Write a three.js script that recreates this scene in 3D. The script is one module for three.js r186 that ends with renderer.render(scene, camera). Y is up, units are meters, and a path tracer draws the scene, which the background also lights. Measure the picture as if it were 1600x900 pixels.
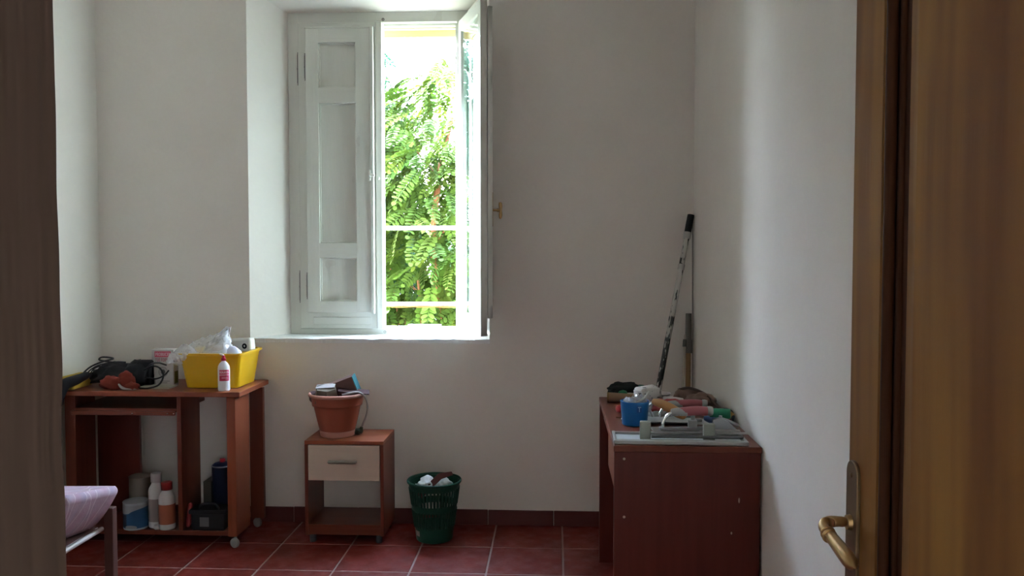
import * as THREE from 'three';
import { RoundedBoxGeometry } from 'three/addons/geometries/RoundedBoxGeometry.js';
import { mergeGeometries, mergeVertices, toCreasedNormals } from 'three/addons/utils/BufferGeometryUtils.js';
import { ImprovedNoise } from 'three/addons/math/ImprovedNoise.js';

// ---------------------------------------------------------------- camera, sky, exposure
const scene = new THREE.Scene();
const camera = new THREE.PerspectiveCamera(37.126, 1600 / 900, 0.05, 200);
camera.position.set(0, 1.4, 0);
camera.rotation.order = 'YXZ';
camera.rotation.set(-0.041767, 0.050658, 0);
const renderer = new THREE.WebGLRenderer({ antialias: true });
renderer.toneMapping = THREE.LinearToneMapping;
renderer.toneMappingExposure = 1.13;
renderer.shadowMap.enabled = true;

const SKY = 52;                                   // hazy bright summer sky, no sun disc
{
  const w = 128, h = 64, data = new Float32Array(w * h * 4);
  for (let j = 0; j < h; j++) for (let i = 0; i < w; i++) {
    const el = ((j + .5) / h - .5) * Math.PI, t = Math.max(0, Math.sin(el)), o = (j * w + i) * 4;
    const k = el < 0 ? .25 : 1, b = Math.pow(t, .6);
    data[o] = k * (.93 - .36 * b); data[o + 1] = k * (1.0 - .17 * b); data[o + 2] = k * (1.10 + .12 * b); data[o + 3] = 1;
  }
  const t = new THREE.DataTexture(data, w, h, THREE.RGBAFormat, THREE.FloatType);
  t.mapping = THREE.EquirectangularReflectionMapping; t.magFilter = t.minFilter = THREE.LinearFilter; t.needsUpdate = true;
  scene.background = t; scene.backgroundIntensity = SKY; scene.environmentIntensity = SKY;
}
const sun = new THREE.DirectionalLight(new THREE.Color(.82, .96, 1.13), 98);    // hazy sun, high to the left of the window: it grazes the front of the house and reaches only the open sash
sun.position.set(-.7 - 10.4, 1.6 + 11.5, -4.6 - 6.3); sun.target.position.set(-.7, 1.6, -4.6);
sun.castShadow = true; sun.shadow.mapSize.set(2048, 2048);
Object.assign(sun.shadow.camera, { left: -8, right: 8, top: 8, bottom: -8, near: 1, far: 40 });
scene.add(sun, sun.target);

// ---------------------------------------------------------------- helpers
const N = new ImprovedNoise();
let seed = 7;
const rnd = () => { seed = (seed + 0x6D2B79F5) | 0; let t = Math.imul(seed ^ (seed >>> 15), 1 | seed); t = (t + Math.imul(t ^ (t >>> 7), 61 | t)) ^ t; return ((t ^ (t >>> 14)) >>> 0) / 4294967296; };
const rr = (a, b) => a + (b - a) * rnd();
const P = (x, y, d) => new THREE.Vector3(x, y, -d);           // d = distance from the camera's wall towards the window wall
const lin = (r, g, b) => new THREE.Color().setRGB(r, g, b);
const used = {};
const numbered = (n) => { const k = used[n] = (used[n] ?? -1) + 1; return k ? n + '_' + String(k).padStart(3, '0') : n; };
const origin = new WeakMap();                                 // where a thing or part has its local zero
function fit(o) { o.castShadow = o.receiveShadow = true; return o; }
function thing(name, label, category, p = [0, 0, 0], group) {
  const o = new THREE.Group(); o.name = numbered(name); o.position.copy(P(...p)); scene.add(o); origin.set(o, o.position.clone());
  o.userData = { label, category }; if (group) o.userData.group = group; return o;
}
function structure(name, p = [0, 0, 0], label) {
  const o = new THREE.Group(); o.name = name; o.position.copy(P(...p)); scene.add(o); origin.set(o, o.position.clone());
  o.userData = { kind: 'structure' }; if (label) o.userData.label = label; return o;
}
const clean = (g) => { const h = g.index ? g.toNonIndexed() : g; for (const k of Object.keys(h.attributes)) if (!['position', 'normal', 'uv'].includes(k)) h.deleteAttribute(k); return h; };
const join = (gs) => Array.isArray(gs) ? (gs.length === 1 ? gs[0] : mergeGeometries(gs.map(clean))) : gs;
// geometry given in world coordinates; local=true when it already is in the parent's own frame
function part(name, gs, mat, parent, local = false, label) {
  const g = join(gs), m = fit(new THREE.Mesh(g, mat)); m.name = name;
  if (!local) { const o = origin.get(parent); g.translate(-o.x, -o.y, -o.z); origin.set(m, o); }
  if (label) m.userData.label = label;
  parent.add(m); return m;
}
function single(name, gs, mat, label, category, p, group) {   // a thing that is one mesh
  const g = join(gs), m = fit(new THREE.Mesh(g, mat)); m.name = numbered(name); const o = P(...p);
  g.translate(-o.x, -o.y, -o.z); m.position.copy(o); origin.set(m, o);
  m.userData = label ? { label, category } : { kind: 'structure' }; if (group) m.userData.group = group; scene.add(m); return m;
}
// uv in metres from positions, grain running along axis g (0,1,2)
function uvBox(geo, g = 1, off = 0) {
  const p = geo.attributes.position, n = geo.attributes.normal, uv = new Float32Array(p.count * 2);
  for (let i = 0; i < p.count; i++) {
    const a = [Math.abs(n.getX(i)), Math.abs(n.getY(i)), Math.abs(n.getZ(i))], c = [p.getX(i), p.getY(i), p.getZ(i)];
    const k = a[0] > a[1] && a[0] > a[2] ? 0 : a[1] > a[2] ? 1 : 2;
    const others = [0, 1, 2].filter((q) => q !== k);
    let v, u; if (g === k) [u, v] = others.map((q) => c[q]); else { v = c[g]; u = c[others.find((q) => q !== g)]; }
    uv[2 * i] = u + off; uv[2 * i + 1] = v + off * 1.7;
  }
  geo.setAttribute('uv', new THREE.BufferAttribute(uv, 2)); return geo;
}
function bx(x0, x1, y0, y1, d0, d1, r = .0015, grain = 1, seg = 1) {
  const w = x1 - x0, h = y1 - y0, l = d1 - d0, q = Math.min(r, w * .45, h * .45, l * .45);
  const g = clean(r > 0 ? new RoundedBoxGeometry(w, h, l, seg, q) : new THREE.BoxGeometry(w, h, l));
  g.translate((x0 + x1) / 2, (y0 + y1) / 2, -(d0 + d1) / 2); return uvBox(g, grain, x0 * 3.1 + y1 * 1.3);
}
function prismY(pts, y0, y1) {                                // plan polygon [x,d] raised from y0 to y1
  const s = new THREE.Shape(pts.map(([x, d]) => new THREE.Vector2(x, d)));
  const g = clean(new THREE.ExtrudeGeometry(s, { depth: y1 - y0, bevelEnabled: false })); g.rotateX(-Math.PI / 2); g.translate(0, y0, 0); return uvBox(g);
}
function prismX(pts, x0, x1) {                                // side profile [d,y] along x
  const s = new THREE.Shape(pts.map(([d, y]) => new THREE.Vector2(d, y)));
  const g = clean(new THREE.ExtrudeGeometry(s, { depth: x1 - x0, bevelEnabled: false })); g.rotateY(Math.PI / 2); g.translate(x0, 0, 0); return uvBox(g);
}
function rod(a, b, r0, r1 = r0, seg = 12) {
  const d = b.clone().sub(a), g = new THREE.CylinderGeometry(r1, r0, d.length(), seg, 1);
  g.translate(0, d.length() / 2, 0); g.applyQuaternion(new THREE.Quaternion().setFromUnitVectors(new THREE.Vector3(0, 1, 0), d.normalize())); g.translate(a.x, a.y, a.z); return clean(g);
}
function tube(pts, r, seg = 60, rs = 8, closed = false) { return clean(new THREE.TubeGeometry(new THREE.CatmullRomCurve3(pts, closed, 'catmullrom', .5), seg, r, rs, closed)); }
function lathe(prof, x, y, d, seg = 32) { const g = new THREE.LatheGeometry(prof.map(([r, h]) => new THREE.Vector2(r, h)), seg); g.translate(x, y, -d); return clean(g); }
function capsuleBar(pts, radii, seg = 14) {                   // rounded bar of changing thickness along points
  const c = new THREE.CatmullRomCurve3(pts), n = 26, fr = c.computeFrenetFrames(n), pos = [], idx = [];
  for (let i = 0; i <= n; i++) {
    const t = i / n, p = c.getPoint(t), q = t * (radii.length - 1), k = Math.min(radii.length - 2, Math.floor(q)), r = radii[k] + (radii[k + 1] - radii[k]) * (q - k);
    const e = Math.min(t, 1 - t) * n, rad = r * (e < 2 ? Math.sqrt(Math.max(.0, 1 - (1 - e / 2) ** 2)) : 1) + 1e-4;
    for (let j = 0; j < seg; j++) { const a = j / seg * 6.2832, v = p.clone().addScaledVector(fr.normals[i], rad * Math.cos(a)).addScaledVector(fr.binormals[i], rad * Math.sin(a)); pos.push(v.x, v.y, v.z); }
  }
  for (let i = 0; i < n; i++) for (let j = 0; j < seg; j++) { const a = i * seg + j, b = i * seg + (j + 1) % seg; idx.push(a, b, a + seg, b, b + seg, a + seg); }
  const g = new THREE.BufferGeometry(); g.setAttribute('position', new THREE.Float32BufferAttribute(pos, 3)); g.setIndex(idx); g.computeVertexNormals();
  g.setAttribute('uv', new THREE.Float32BufferAttribute(new Float32Array(pos.length / 3 * 2), 2)); return clean(g);
}
function blob(x, y, d, sx, sy, sz, amp, freq, off, { detail = 4, crease = 0, flat = true } = {}) {   // lumpy soft body resting on y
  let g = mergeVertices(new THREE.IcosahedronGeometry(1, detail).deleteAttribute('uv').deleteAttribute('normal'));
  const p = g.attributes.position;
  for (let i = 0; i < p.count; i++) {
    const v = new THREE.Vector3().fromBufferAttribute(p, i);
    let n = N.noise(v.x * freq + off, v.y * freq + off * 1.3, v.z * freq - off) + .5 * N.noise(v.x * freq * 2.3 - off, v.y * freq * 2.3, v.z * freq * 2.3 + off);
    if (crease) n -= crease * Math.abs(N.noise(v.x * freq * 1.6 + 9, v.y * freq * 1.6 + off, v.z * freq * 1.6));
    v.multiplyScalar(1 + amp * n);
    let yy = v.y * sy + (flat ? sy * .8 : 0); if (flat && yy < 0) yy = 0;
    p.setXYZ(i, x + v.x * sx, y + yy, -d + v.z * sz);
  }
  g.computeVertexNormals(); g = clean(g); return uvBox(g);
}
function plate(pts, thick, at, q) {                           // flat outline with thickness, turned by quaternion/euler q
  const g = clean(new THREE.ExtrudeGeometry(new THREE.Shape(pts.map(([a, b]) => new THREE.Vector2(a, b))), { depth: thick, bevelEnabled: true, bevelSize: .0008, bevelThickness: .0006, bevelSegments: 1 }));
  if (q) g.applyQuaternion(new THREE.Quaternion().setFromEuler(new THREE.Euler(...q))); g.translate(at.x, at.y, at.z); return g;
}
// ---------------------------------------------------------------- textures
function dataTex(w, h, f, srgb = true, rep = 1) {
  const data = new Uint8Array(w * h * 4);
  for (let j = 0; j < h; j++) for (let i = 0; i < w; i++) { const c = f(i / w, j / h), o = (j * w + i) * 4; for (let k = 0; k < 3; k++) data[o + k] = Math.max(0, Math.min(255, c[k] * 255)); data[o + 3] = 255; }
  const t = new THREE.DataTexture(data, w, h); t.wrapS = t.wrapT = THREE.RepeatWrapping; t.magFilter = THREE.LinearFilter; t.minFilter = THREE.LinearMipmapLinearFilter; t.generateMipmaps = true;
  if (srgb) t.colorSpace = THREE.SRGBColorSpace; t.repeat.set(rep, rep); t.needsUpdate = true; return t;
}
// tileable noise: period fx, fy cells over the tile
function tn(u, v, fx, fy, s) {
  const x = u * fx, y = v * fy, xi = Math.floor(x), yi = Math.floor(y), a = x - xi, b = y - yi, sm = (t) => t * t * (3 - 2 * t);
  const hsh = (i, j) => { let n = Math.imul(((i % fx) + fx) % fx + 131, 374761393) + Math.imul(((j % fy) + fy) % fy + 57, 668265263) + Math.imul(s + 3, 974711); n = Math.imul(n ^ (n >>> 13), 1274126177); return ((n ^ (n >>> 16)) >>> 0) / 4294967296; };
  const A = sm(a), B = sm(b); return (hsh(xi, yi) * (1 - A) + hsh(xi + 1, yi) * A) * (1 - B) + (hsh(xi, yi + 1) * (1 - A) + hsh(xi + 1, yi + 1) * A) * B;
}
const mix = (a, b, t) => a.map((q, i) => q + (b[i] - q) * t);
const woodTex = (light, dark, s, { fx = 40, fy = 3, knots = 0, contrast = 1 } = {}) => dataTex(512, 512, (u, v) => {
  const w = u + .035 * (tn(u, v, 3, 2, s) - .5);
  let t = .5 * tn(w, v, fx, fy, s + 1) + .3 * tn(w, v, fx * 3, fy * 2, s + 2) + .35 * tn(w, v, Math.max(4, fx >> 2), 2, s + 3) - .1;
  for (let k = 0; k < knots; k++) { const du = (((u - tn(k / 9, .1, 9, 1, s + 8) + 1.5) % 1) - .5), dv = (((v - tn(k / 9, .6, 9, 3, s + 9) + 1.5) % 1) - .5) * .6, r = Math.hypot(du, dv); t = Math.max(t, 1.25 - r * 70) + .18 * Math.max(0, 1 - r * 14); }
  return mix(light, dark, Math.max(0, Math.min(1, .5 + (t - .5) * contrast)));
});
const std = (o) => new THREE.MeshStandardMaterial(o);
const plain = (r, g, b, roughness = .5, metalness = 0, extra = {}) => new THREE.MeshPhysicalMaterial({ color: lin(r, g, b), roughness, metalness, specularIntensity: metalness > .4 ? 1 : Math.max(r, g, b) < .07 ? .3 : .5, ...extra });
const noiseBump = (fx, fy, s, sharp = 1) => dataTex(512, 512, (u, v) => { const t = .5 * tn(u, v, fx, fy, s) + .3 * tn(u, v, fx * 3, fy * 3, s + 1) + .2 * tn(u, v, fx * 9, fy * 9, s + 2); const q = Math.pow(t, sharp); return [q, q, q]; }, false);

const plasterTone = dataTex(512, 512, (u, v) => { const t = .6 * tn(u, v, 4, 4, 21) + .25 * tn(u, v, 13, 13, 22) + .15 * tn(u, v, 60, 60, 23); return mix([.925, .90, .865], [.95, .928, .897], t); });
const plasterBump = noiseBump(9, 9, 31);
const M = {};
M.plaster = std({ map: plasterTone, bumpMap: plasterBump, bumpScale: .0012, roughness: .93 });
M.reveal = std({ color: lin(.87, .87, .855), bumpMap: plasterBump, bumpScale: .0012, roughness: .9 });
M.outside = plain(.78, .70, .5, .9);
M.hall = plain(.55, .52, .47, .95);
const paintTex = dataTex(512, 512, (u, v) => { const t = tn(u, v, 30, 3, 41) * .5 + tn(u, v, 6, 4, 42) * .5, c = tn(u, v, 24, 8, 43); return mix(mix([.90, .90, .865], [.85, .85, .81], t), [.62, .58, .5], c > .95 ? .12 : 0); });
M.paint = std({ map: paintTex, roughness: .42, bumpMap: noiseBump(40, 4, 44), bumpScale: .0008 });
M.iron = plain(.2, .19, .17, .5, .6);
M.brass = plain(.42, .27, .12, .34, .9);
M.brassDark = plain(.17, .11, .06, .42, .85);
M.pine = new THREE.MeshPhysicalMaterial({ map: woodTex([.56, .40, .19], [.36, .21, .10], 51, { fx: 20, fy: 2, knots: 3, contrast: 1.15 }), roughness: .7, specularIntensity: .25, bumpMap: noiseBump(50, 3, 52), bumpScale: .0008 });
M.pineDark = new THREE.MeshPhysicalMaterial({ map: woodTex([.30, .17, .09], [.20, .10, .05], 53, { fx: 14, fy: 2, contrast: .9 }), roughness: .65, specularIntensity: .25 });
M.jamb = new THREE.MeshPhysicalMaterial({ specularIntensity: .2, map: woodTex([.235, .18, .145], [.135, .10, .075], 54, { fx: 18, fy: 2, contrast: 1.2 }), roughness: .85, bumpMap: noiseBump(24, 2, 55), bumpScale: .004 });
M.mahogany = new THREE.MeshPhysicalMaterial({ specularIntensity: .5, map: woodTex([.45, .23, .155], [.34, .145, .095], 61, { fx: 44, fy: 3, contrast: .8 }), roughness: .38 });
M.mahoganyRed = new THREE.MeshPhysicalMaterial({ specularIntensity: .5, map: woodTex([.40, .17, .13], [.30, .105, .075], 62, { fx: 44, fy: 3, contrast: .7 }), roughness: .36 });
M.cherry = new THREE.MeshPhysicalMaterial({ specularIntensity: .5, map: woodTex([.55, .30, .20], [.43, .20, .125], 63, { fx: 30, fy: 3, contrast: .8 }), roughness: .4 });
M.cream = new THREE.MeshPhysicalMaterial({ specularIntensity: .5, map: woodTex([.80, .725, .65], [.72, .64, .57], 64, { fx: 30, fy: 2, contrast: .6 }), roughness: .45 });
M.grey = plain(.32, .31, .29, .45);
M.steel = plain(.55, .55, .54, .3, .9);
M.chrome = plain(.75, .75, .75, .12, 1);
M.black = plain(.012, .012, .014, .55);
M.rubber = plain(.02, .02, .022, .65);
M.white = plain(.8, .8, .78, .4);
const tileTex = [0, 1, 2, 3].map((k) => dataTex(256, 256, (u, v) => {
  const t = .5 * tn(u, v, 5, 5, 70 + k) + .3 * tn(u, v, 17, 17, 80 + k) + .2 * tn(u, v, 70, 70, 90 + k), sc = tn(u, v, 30, 4, 95 + k) > .9 ? .25 : 0;
  return mix(mix([.36, .105, .075], [.43 + .015 * k, .15, .11], t), [.48, .28, .24], sc * tn(u, v, 8, 8, 99));
}));
const tileRough = dataTex(256, 256, (u, v) => { const t = .36 + .3 * tn(u, v, 9, 9, 101) + .12 * tn(u, v, 40, 40, 102); return [t, t, t]; }, false);
M.tiles = tileTex.map((map) => new THREE.MeshPhysicalMaterial({ specularIntensity: .55, map, roughnessMap: tileRough, roughness: 1, bumpMap: tileRough, bumpScale: .0012 }));
M.grout = std({ color: lin(.30, .22, .195), roughness: .95, bumpMap: plasterBump, bumpScale: .002 });
M.skirt = [.30, .26, .33].map((r, k) => std({ map: tileTex[k], color: lin(.62, .62, .66), roughness: .6 }));

// ---------------------------------------------------------------- the room
const XL = -2.367, XR = .69, DB = 4.345, CE = 3.1, DF = .56;      // left wall, right wall, window wall, ceiling, door wall (room side)
const WL = -1.43, WR = -.465, WB = .958, WT = 2.672, DW = 4.56;    // window opening at the frame
{
  const w = [];
  const outL = -1.42, outR = -.45, DO = 4.672;
  w.push(prismY([[XL - .25, DB], [-1.575, DB], [WL, DW], [WL, 4.64], [XL - .25, 4.64]], 0, CE));
  w.push(prismY([[-.335, DB], [XR + .25, DB], [XR + .25, 4.64], [WR, 4.64], [WR, DW]], 0, CE));
  w.push(prismY([[-1.575, DB], [-.335, DB], [WR, DW], [WR, 4.64], [WL, 4.64], [WL, DW]], 0, WB - .012));
  w.push(prismX([[DB, 2.745], [DW, WT], [4.64, WT], [4.64, CE], [DB, CE]], -1.574, -.336));
  single('wall_back', w, M.plaster, null, null, [-.8, 0, DB]);
  const o = [bx(XL - .25, outL, -.3, CE + .3, 4.642, DO, 0), bx(outR, XR + .25, -.3, CE + .3, 4.642, DO, 0), bx(outL, outR, -.3, .955, 4.642, DO, 0), bx(outL, outR, 2.602, CE + .3, 4.642, DO, 0)];
  single('wall_outside', o, M.outside, null, null, [-.8, 0, 4.75]);
  // sill: a plaster slab with a rough front edge
  const s2 = clean(new THREE.BoxGeometry(1.245, .024, .23, 160, 2, 8)), p = s2.attributes.position;
  for (let i = 0; i < p.count; i++) {
    let x = p.getX(i), y = p.getY(i), z = p.getZ(i); const u = x + 3;
    if (z > .1) { y += (y > 0 ? -.003 : 0) + .003 * N.noise(u * 22, 1, y * 30); z += .004 * N.noise(u * 16, 5, 0) + .003 * N.noise(u * 60, 2, 0); }
    y += .0012 * N.noise(u * 9, z * 9, 3);
    p.setXYZ(i, x, y, z);
  }
  s2.computeVertexNormals(); s2.translate(-.955, WB - .012, -(DB + .111));
  single('trim_1', s2, M.reveal, null, null, [-.955, WB - .024, DB + .11]);
}
single('wall_left', bx(XL - .25, XL, 0, CE, DF - .16, DB + .3, 0), M.plaster, null, null, [XL - .1, 0, 2.4]);
single('wall_right', bx(XR, XR + .25, 0, CE, DF - .16, DB + .3, 0), M.plaster, null, null, [XR + .1, 0, 2.4]);
single('ceiling', bx(XL - .25, XR + .25, CE, CE + .2, DF - .16, 4.64, 0), M.plaster, null, null, [-.8, CE, 2.4]);
const JL = -.335, JR = .475, JT = 2.13;
single('wall_front', [bx(XL - .25, JL - .05, 0, CE, DF - .14, DF, 0), bx(JR + .03, XR + .25, 0, CE, DF - .14, DF, 0), bx(JL - .05, JR + .03, JT + .04, CE, DF - .14, DF, 0)], M.plaster, null, null, [0, 0, DF - .07]);
single('wall_hall', [bx(-1.6, -1.5, 0, 2.6, -1.6, DF - .14, 0), bx(1.5, 1.6, 0, 2.6, -1.6, DF - .14, 0), bx(-1.6, 1.6, 0, 2.6, -1.7, -1.6, 0), bx(-1.6, 1.6, 2.6, 2.7, -1.7, DF - .14, 0)], M.hall, null, null, [0, 0, -1]);
// floor of terracotta tiles, joints aligned with the walls as seen
{
  const f = structure('floor', [-.8, 0, 2.4]);
  part('grout', bx(XL - .05, XR + .05, -.12, -.0016, -1.6, DB + .02, 0), M.grout, f);
  const S = .3368, J = .0075, geos = [0, 1, 2].map((k) => {
    const g = clean(new RoundedBoxGeometry(S - J, .014, S - J, 1, .003)), p = g.attributes.position;
    for (let i = 0; i < p.count; i++) { const x = p.getX(i), z = p.getZ(i); p.setX(i, x + .0012 * N.noise(x * 20 + k * 9, z * 20, k)); p.setZ(i, z + .0012 * N.noise(x * 20, z * 20 + k * 7, 4)); }
    const uv = new Float32Array(p.count * 2); for (let i = 0; i < p.count; i++) { uv[2 * i] = p.getX(i) * 2.6 + .31 * k; uv[2 * i + 1] = p.getZ(i) * 2.6 + .47 * k; }
    g.setAttribute('uv', new THREE.BufferAttribute(uv, 2)); return g;
  });
  let c = 0;
  for (let i = -7; i <= 3; i++) for (let j = 0; j < 12; j++) {
    const x = -.300 + (i + .5) * S, d = DB - (j + .5) * S; if (x - S / 2 > XR || x + S / 2 < XL) continue;
    const x0 = Math.max(XL, x - S / 2), x1 = Math.min(XR, x + S / 2), k = (i * 7 + j * 3 + 70) % 3;
    const m = fit(new THREE.Mesh(geos[k], M.tiles[Math.floor(rnd() * 4)])); m.name = c++ ? 'tile_' + String(c - 1).padStart(3, '0') : 'tile';
    m.position.set((x0 + x1) / 2 + .8, -.007 + rr(-.0001, .0008), -d + 2.4); m.scale.x = (x1 - x0 - J) / (S - J); m.rotation.y = rr(-.002, .002) ; m.rotation.x = rr(-.0012, .0012);
    f.add(m);
  }
  // skirting tiles
  const sk = (name, along, a0, a1, at, sgn) => {
    const b = structure(name, along === 'x' ? [(a0 + a1) / 2, 0, at] : [at, 0, (a0 + a1) / 2]); let n = 0;
    for (let a = a0; a < a1 - .01; a += S) {
      const e = Math.min(a1, a + S) - .0025, y = .079 + rr(-.0015, .0015), t = .011 + rr(-.001, .0015);
      part('tile', along === 'x' ? bx(a, e, .001, y, at - t, at, .003) : bx(Math.min(at, at + sgn * t), Math.max(at, at + sgn * t), .001, y, a, e, .003), M.skirt[n++ % 3], b);
    }
  };
  sk('baseboard_back', 'x', XL + .004, XR, DB, 1); sk('baseboard_left', 'd', DF + .01, DB - .02, XL, 1); sk('baseboard_right', 'd', DF + .3, DB - .02, XR, -1);
}
// door frame of the doorway the picture is taken through
function wornBoard(x0, x1, y0, y1, d0, d1, amp, s) {
  const g = clean(new THREE.BoxGeometry(x1 - x0, y1 - y0, d1 - d0, 4, 260, 8)), p = g.attributes.position, cx = (x0 + x1) / 2, cy = (y0 + y1) / 2, cd = (d0 + d1) / 2;
  for (let i = 0; i < p.count; i++) {
    const y = p.getY(i) + cy; const a = Math.abs(p.getX(i)) > (x1 - x0) * .49 ? 1 : 0, b = Math.abs(p.getZ(i)) > (d1 - d0) * .49 ? 1 : 0;
    const w = amp * (N.noise(y * 3.1, s, p.getZ(i) * 6) + .6 * N.noise(y * 17, s + 3, 1) + .5 * Math.min(0, N.noise(y * 9, s + 5, 7) + .15) * 3), e = a && b ? 1.3 : .6;
    p.setXYZ(i, p.getX(i) + a * e * w, p.getY(i), p.getZ(i) + b * e * w * .7);
  }
  g.computeVertexNormals(); g.translate(cx, cy, -cd); return uvBox(g);
}
single('trim_2', [wornBoard(JL - .085, JL, 0, JT + .06, DF - .16, DF + .004, .0022, 2), wornBoard(JL - .13, JL - .02, 0, JT + .1, DF + .0, DF + .012, .0015, 6)], M.jamb, null, null, [JL, 0, DF]);
single('trim_3', [wornBoard(JR + .004, JR + .07, 0, JT + .06, DF - .16, DF + .004, .002, 9), bx(JL, JR, JT, JT + .06, DF - .16, DF + .004, .004, 0)], M.jamb, null, null, [JR, 0, DF]);
// the open pine door
{
  const X = .452, T = .042, d0 = .585, d1 = 1.335, y0 = .008, y1 = 2.1, D = structure('door_1', [X + .02, 0, d0]);
  const st = .118, x0 = X, x1 = X + T;
  part('stile', bx(x0, x1, y0, y1, d1 - st, d1, .004), M.pine, D); part('stile', bx(x0, x1, y0, y1, d0, d0 + st, .004), M.pine, D);
  const rails = [[y0, .22], [.98, 1.0], [y1 - .13, y1]];
  rails.forEach(([a, b], i) => { if (i !== 1) part('rail', bx(x0 + .0005, x1 - .0005, a, b, d0 + st, d1 - st, .003, 2), M.pine, D); });
  const a = d0 + st, b = d1 - st;
  // groove moulding round the panel: dark stained
  const fr = []; const gw = .052, gd = .018;
  fr.push(bx(x0 + gd, x1 - gd, .22, y1 - .13, a, a + gw, .001), bx(x0 + gd, x1 - gd, .22, y1 - .13, b - gw, b, .001), bx(x0 + gd, x1 - gd, .22, .22 + gw, a, b, .001, 2), bx(x0 + gd, x1 - gd, y1 - .13 - gw, y1 - .13, a, b, .001, 2));
  for (const dd of [a + .006, b - .006]) fr.push(rod(P(x0 + .008, .225, dd), P(x0 + .008, y1 - .135, dd), .008, .008, 10));
  for (const dd of [b - .026]) fr.push(rod(P(x0 + .016, .24, dd), P(x0 + .016, y1 - .15, dd), .005, .005, 8));
  part('moulding', fr, M.pineDark, D);
  // raised panel with bevelled border
  const pa = a + gw, pb = b - gw, bev = .05, py0 = .22 + gw, py1 = y1 - .13 - gw;
  const bevel = new THREE.BufferGeometry(), q = [];
  const ring = (xx, i) => [P(xx, py0 + i, pa + i), P(xx, py1 - i, pa + i), P(xx, py1 - i, pb - i), P(xx, py0 + i, pb - i)];
  const A = ring(x0 + .015, 0), B = ring(x0 + .004, bev);
  for (let k = 0; k < 4; k++) { const l = (k + 1) % 4; for (const v of [A[k], A[l], B[l], A[k], B[l], B[k]]) q.push(v.x, v.y, v.z); }
  for (const v of [B[0], B[1], B[2], B[0], B[2], B[3]]) q.push(v.x, v.y, v.z);
  bevel.setAttribute('position', new THREE.Float32BufferAttribute(q, 3)); bevel.computeVertexNormals(); uvBox(bevel);
  part('panel', [bevel, bx(x0 + .0149, x1 - .004, py0, py1, pa, pb, .001)], M.pine, D);
  // handle: long brass plate, lever with collar
  const hd = 1.305, hy = .992;
  const s = new THREE.Shape(); const pw = .0215, t0 = hy + .092, t1 = hy - .135; s.moveTo(-pw, t1); s.lineTo(pw, t1); s.lineTo(pw, t0 - .02); s.bezierCurveTo(pw, t0 - .004, .008, t0, 0, t0); s.bezierCurveTo(-.008, t0, -pw, t0 - .004, -pw, t0 - .02);
  const pg = clean(new THREE.ExtrudeGeometry(s, { depth: .003, bevelEnabled: true, bevelSize: .002, bevelThickness: .002, bevelSegments: 2, curveSegments: 10 })); pg.rotateY(-Math.PI / 2); pg.translate(x0 - .0005, 0, -hd);
  const plt = part('handle_plate', [pg, lathe([[0, 0], [.004, 0], [.004, .002], [0, .0026]], 0, 0, 0, 10).rotateZ(Math.PI / 2).translate(x0 - .005, t0 - .02, -hd)], M.brassDark, D);
  const neck = rod(P(x0 - .003, hy, hd), P(x0 - .012, hy, hd), .0125, .011, 16);
  const lev = capsuleBar([P(x0 - .008, hy, hd), P(x0 - .03, hy + .001, hd), P(x0 - .045, hy, hd - .003), P(x0 - .05, hy - .004, hd - .014), P(x0 - .048, hy - .008, hd - .032), P(x0 - .044, hy - .016, hd - .075), P(x0 - .04, hy - .026, hd - .125)], [.008, .0078, .0088, .0088, .008, .0078, .0085, .0098, .0112, .011], 16);
  const col = [0, 1].map((k) => { const g = new THREE.TorusGeometry(.009, .0022, 8, 18); g.translate(0, 0, 0); g.rotateX(.17); g.translate(x0 - .0485, hy - .0075 - k * .002, -(hd - .03 - k * .008)); return clean(g); });
  part('lever', [neck, lev, ...col], M.brass, plt, false, 'worn brass lever handle');
}
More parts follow.
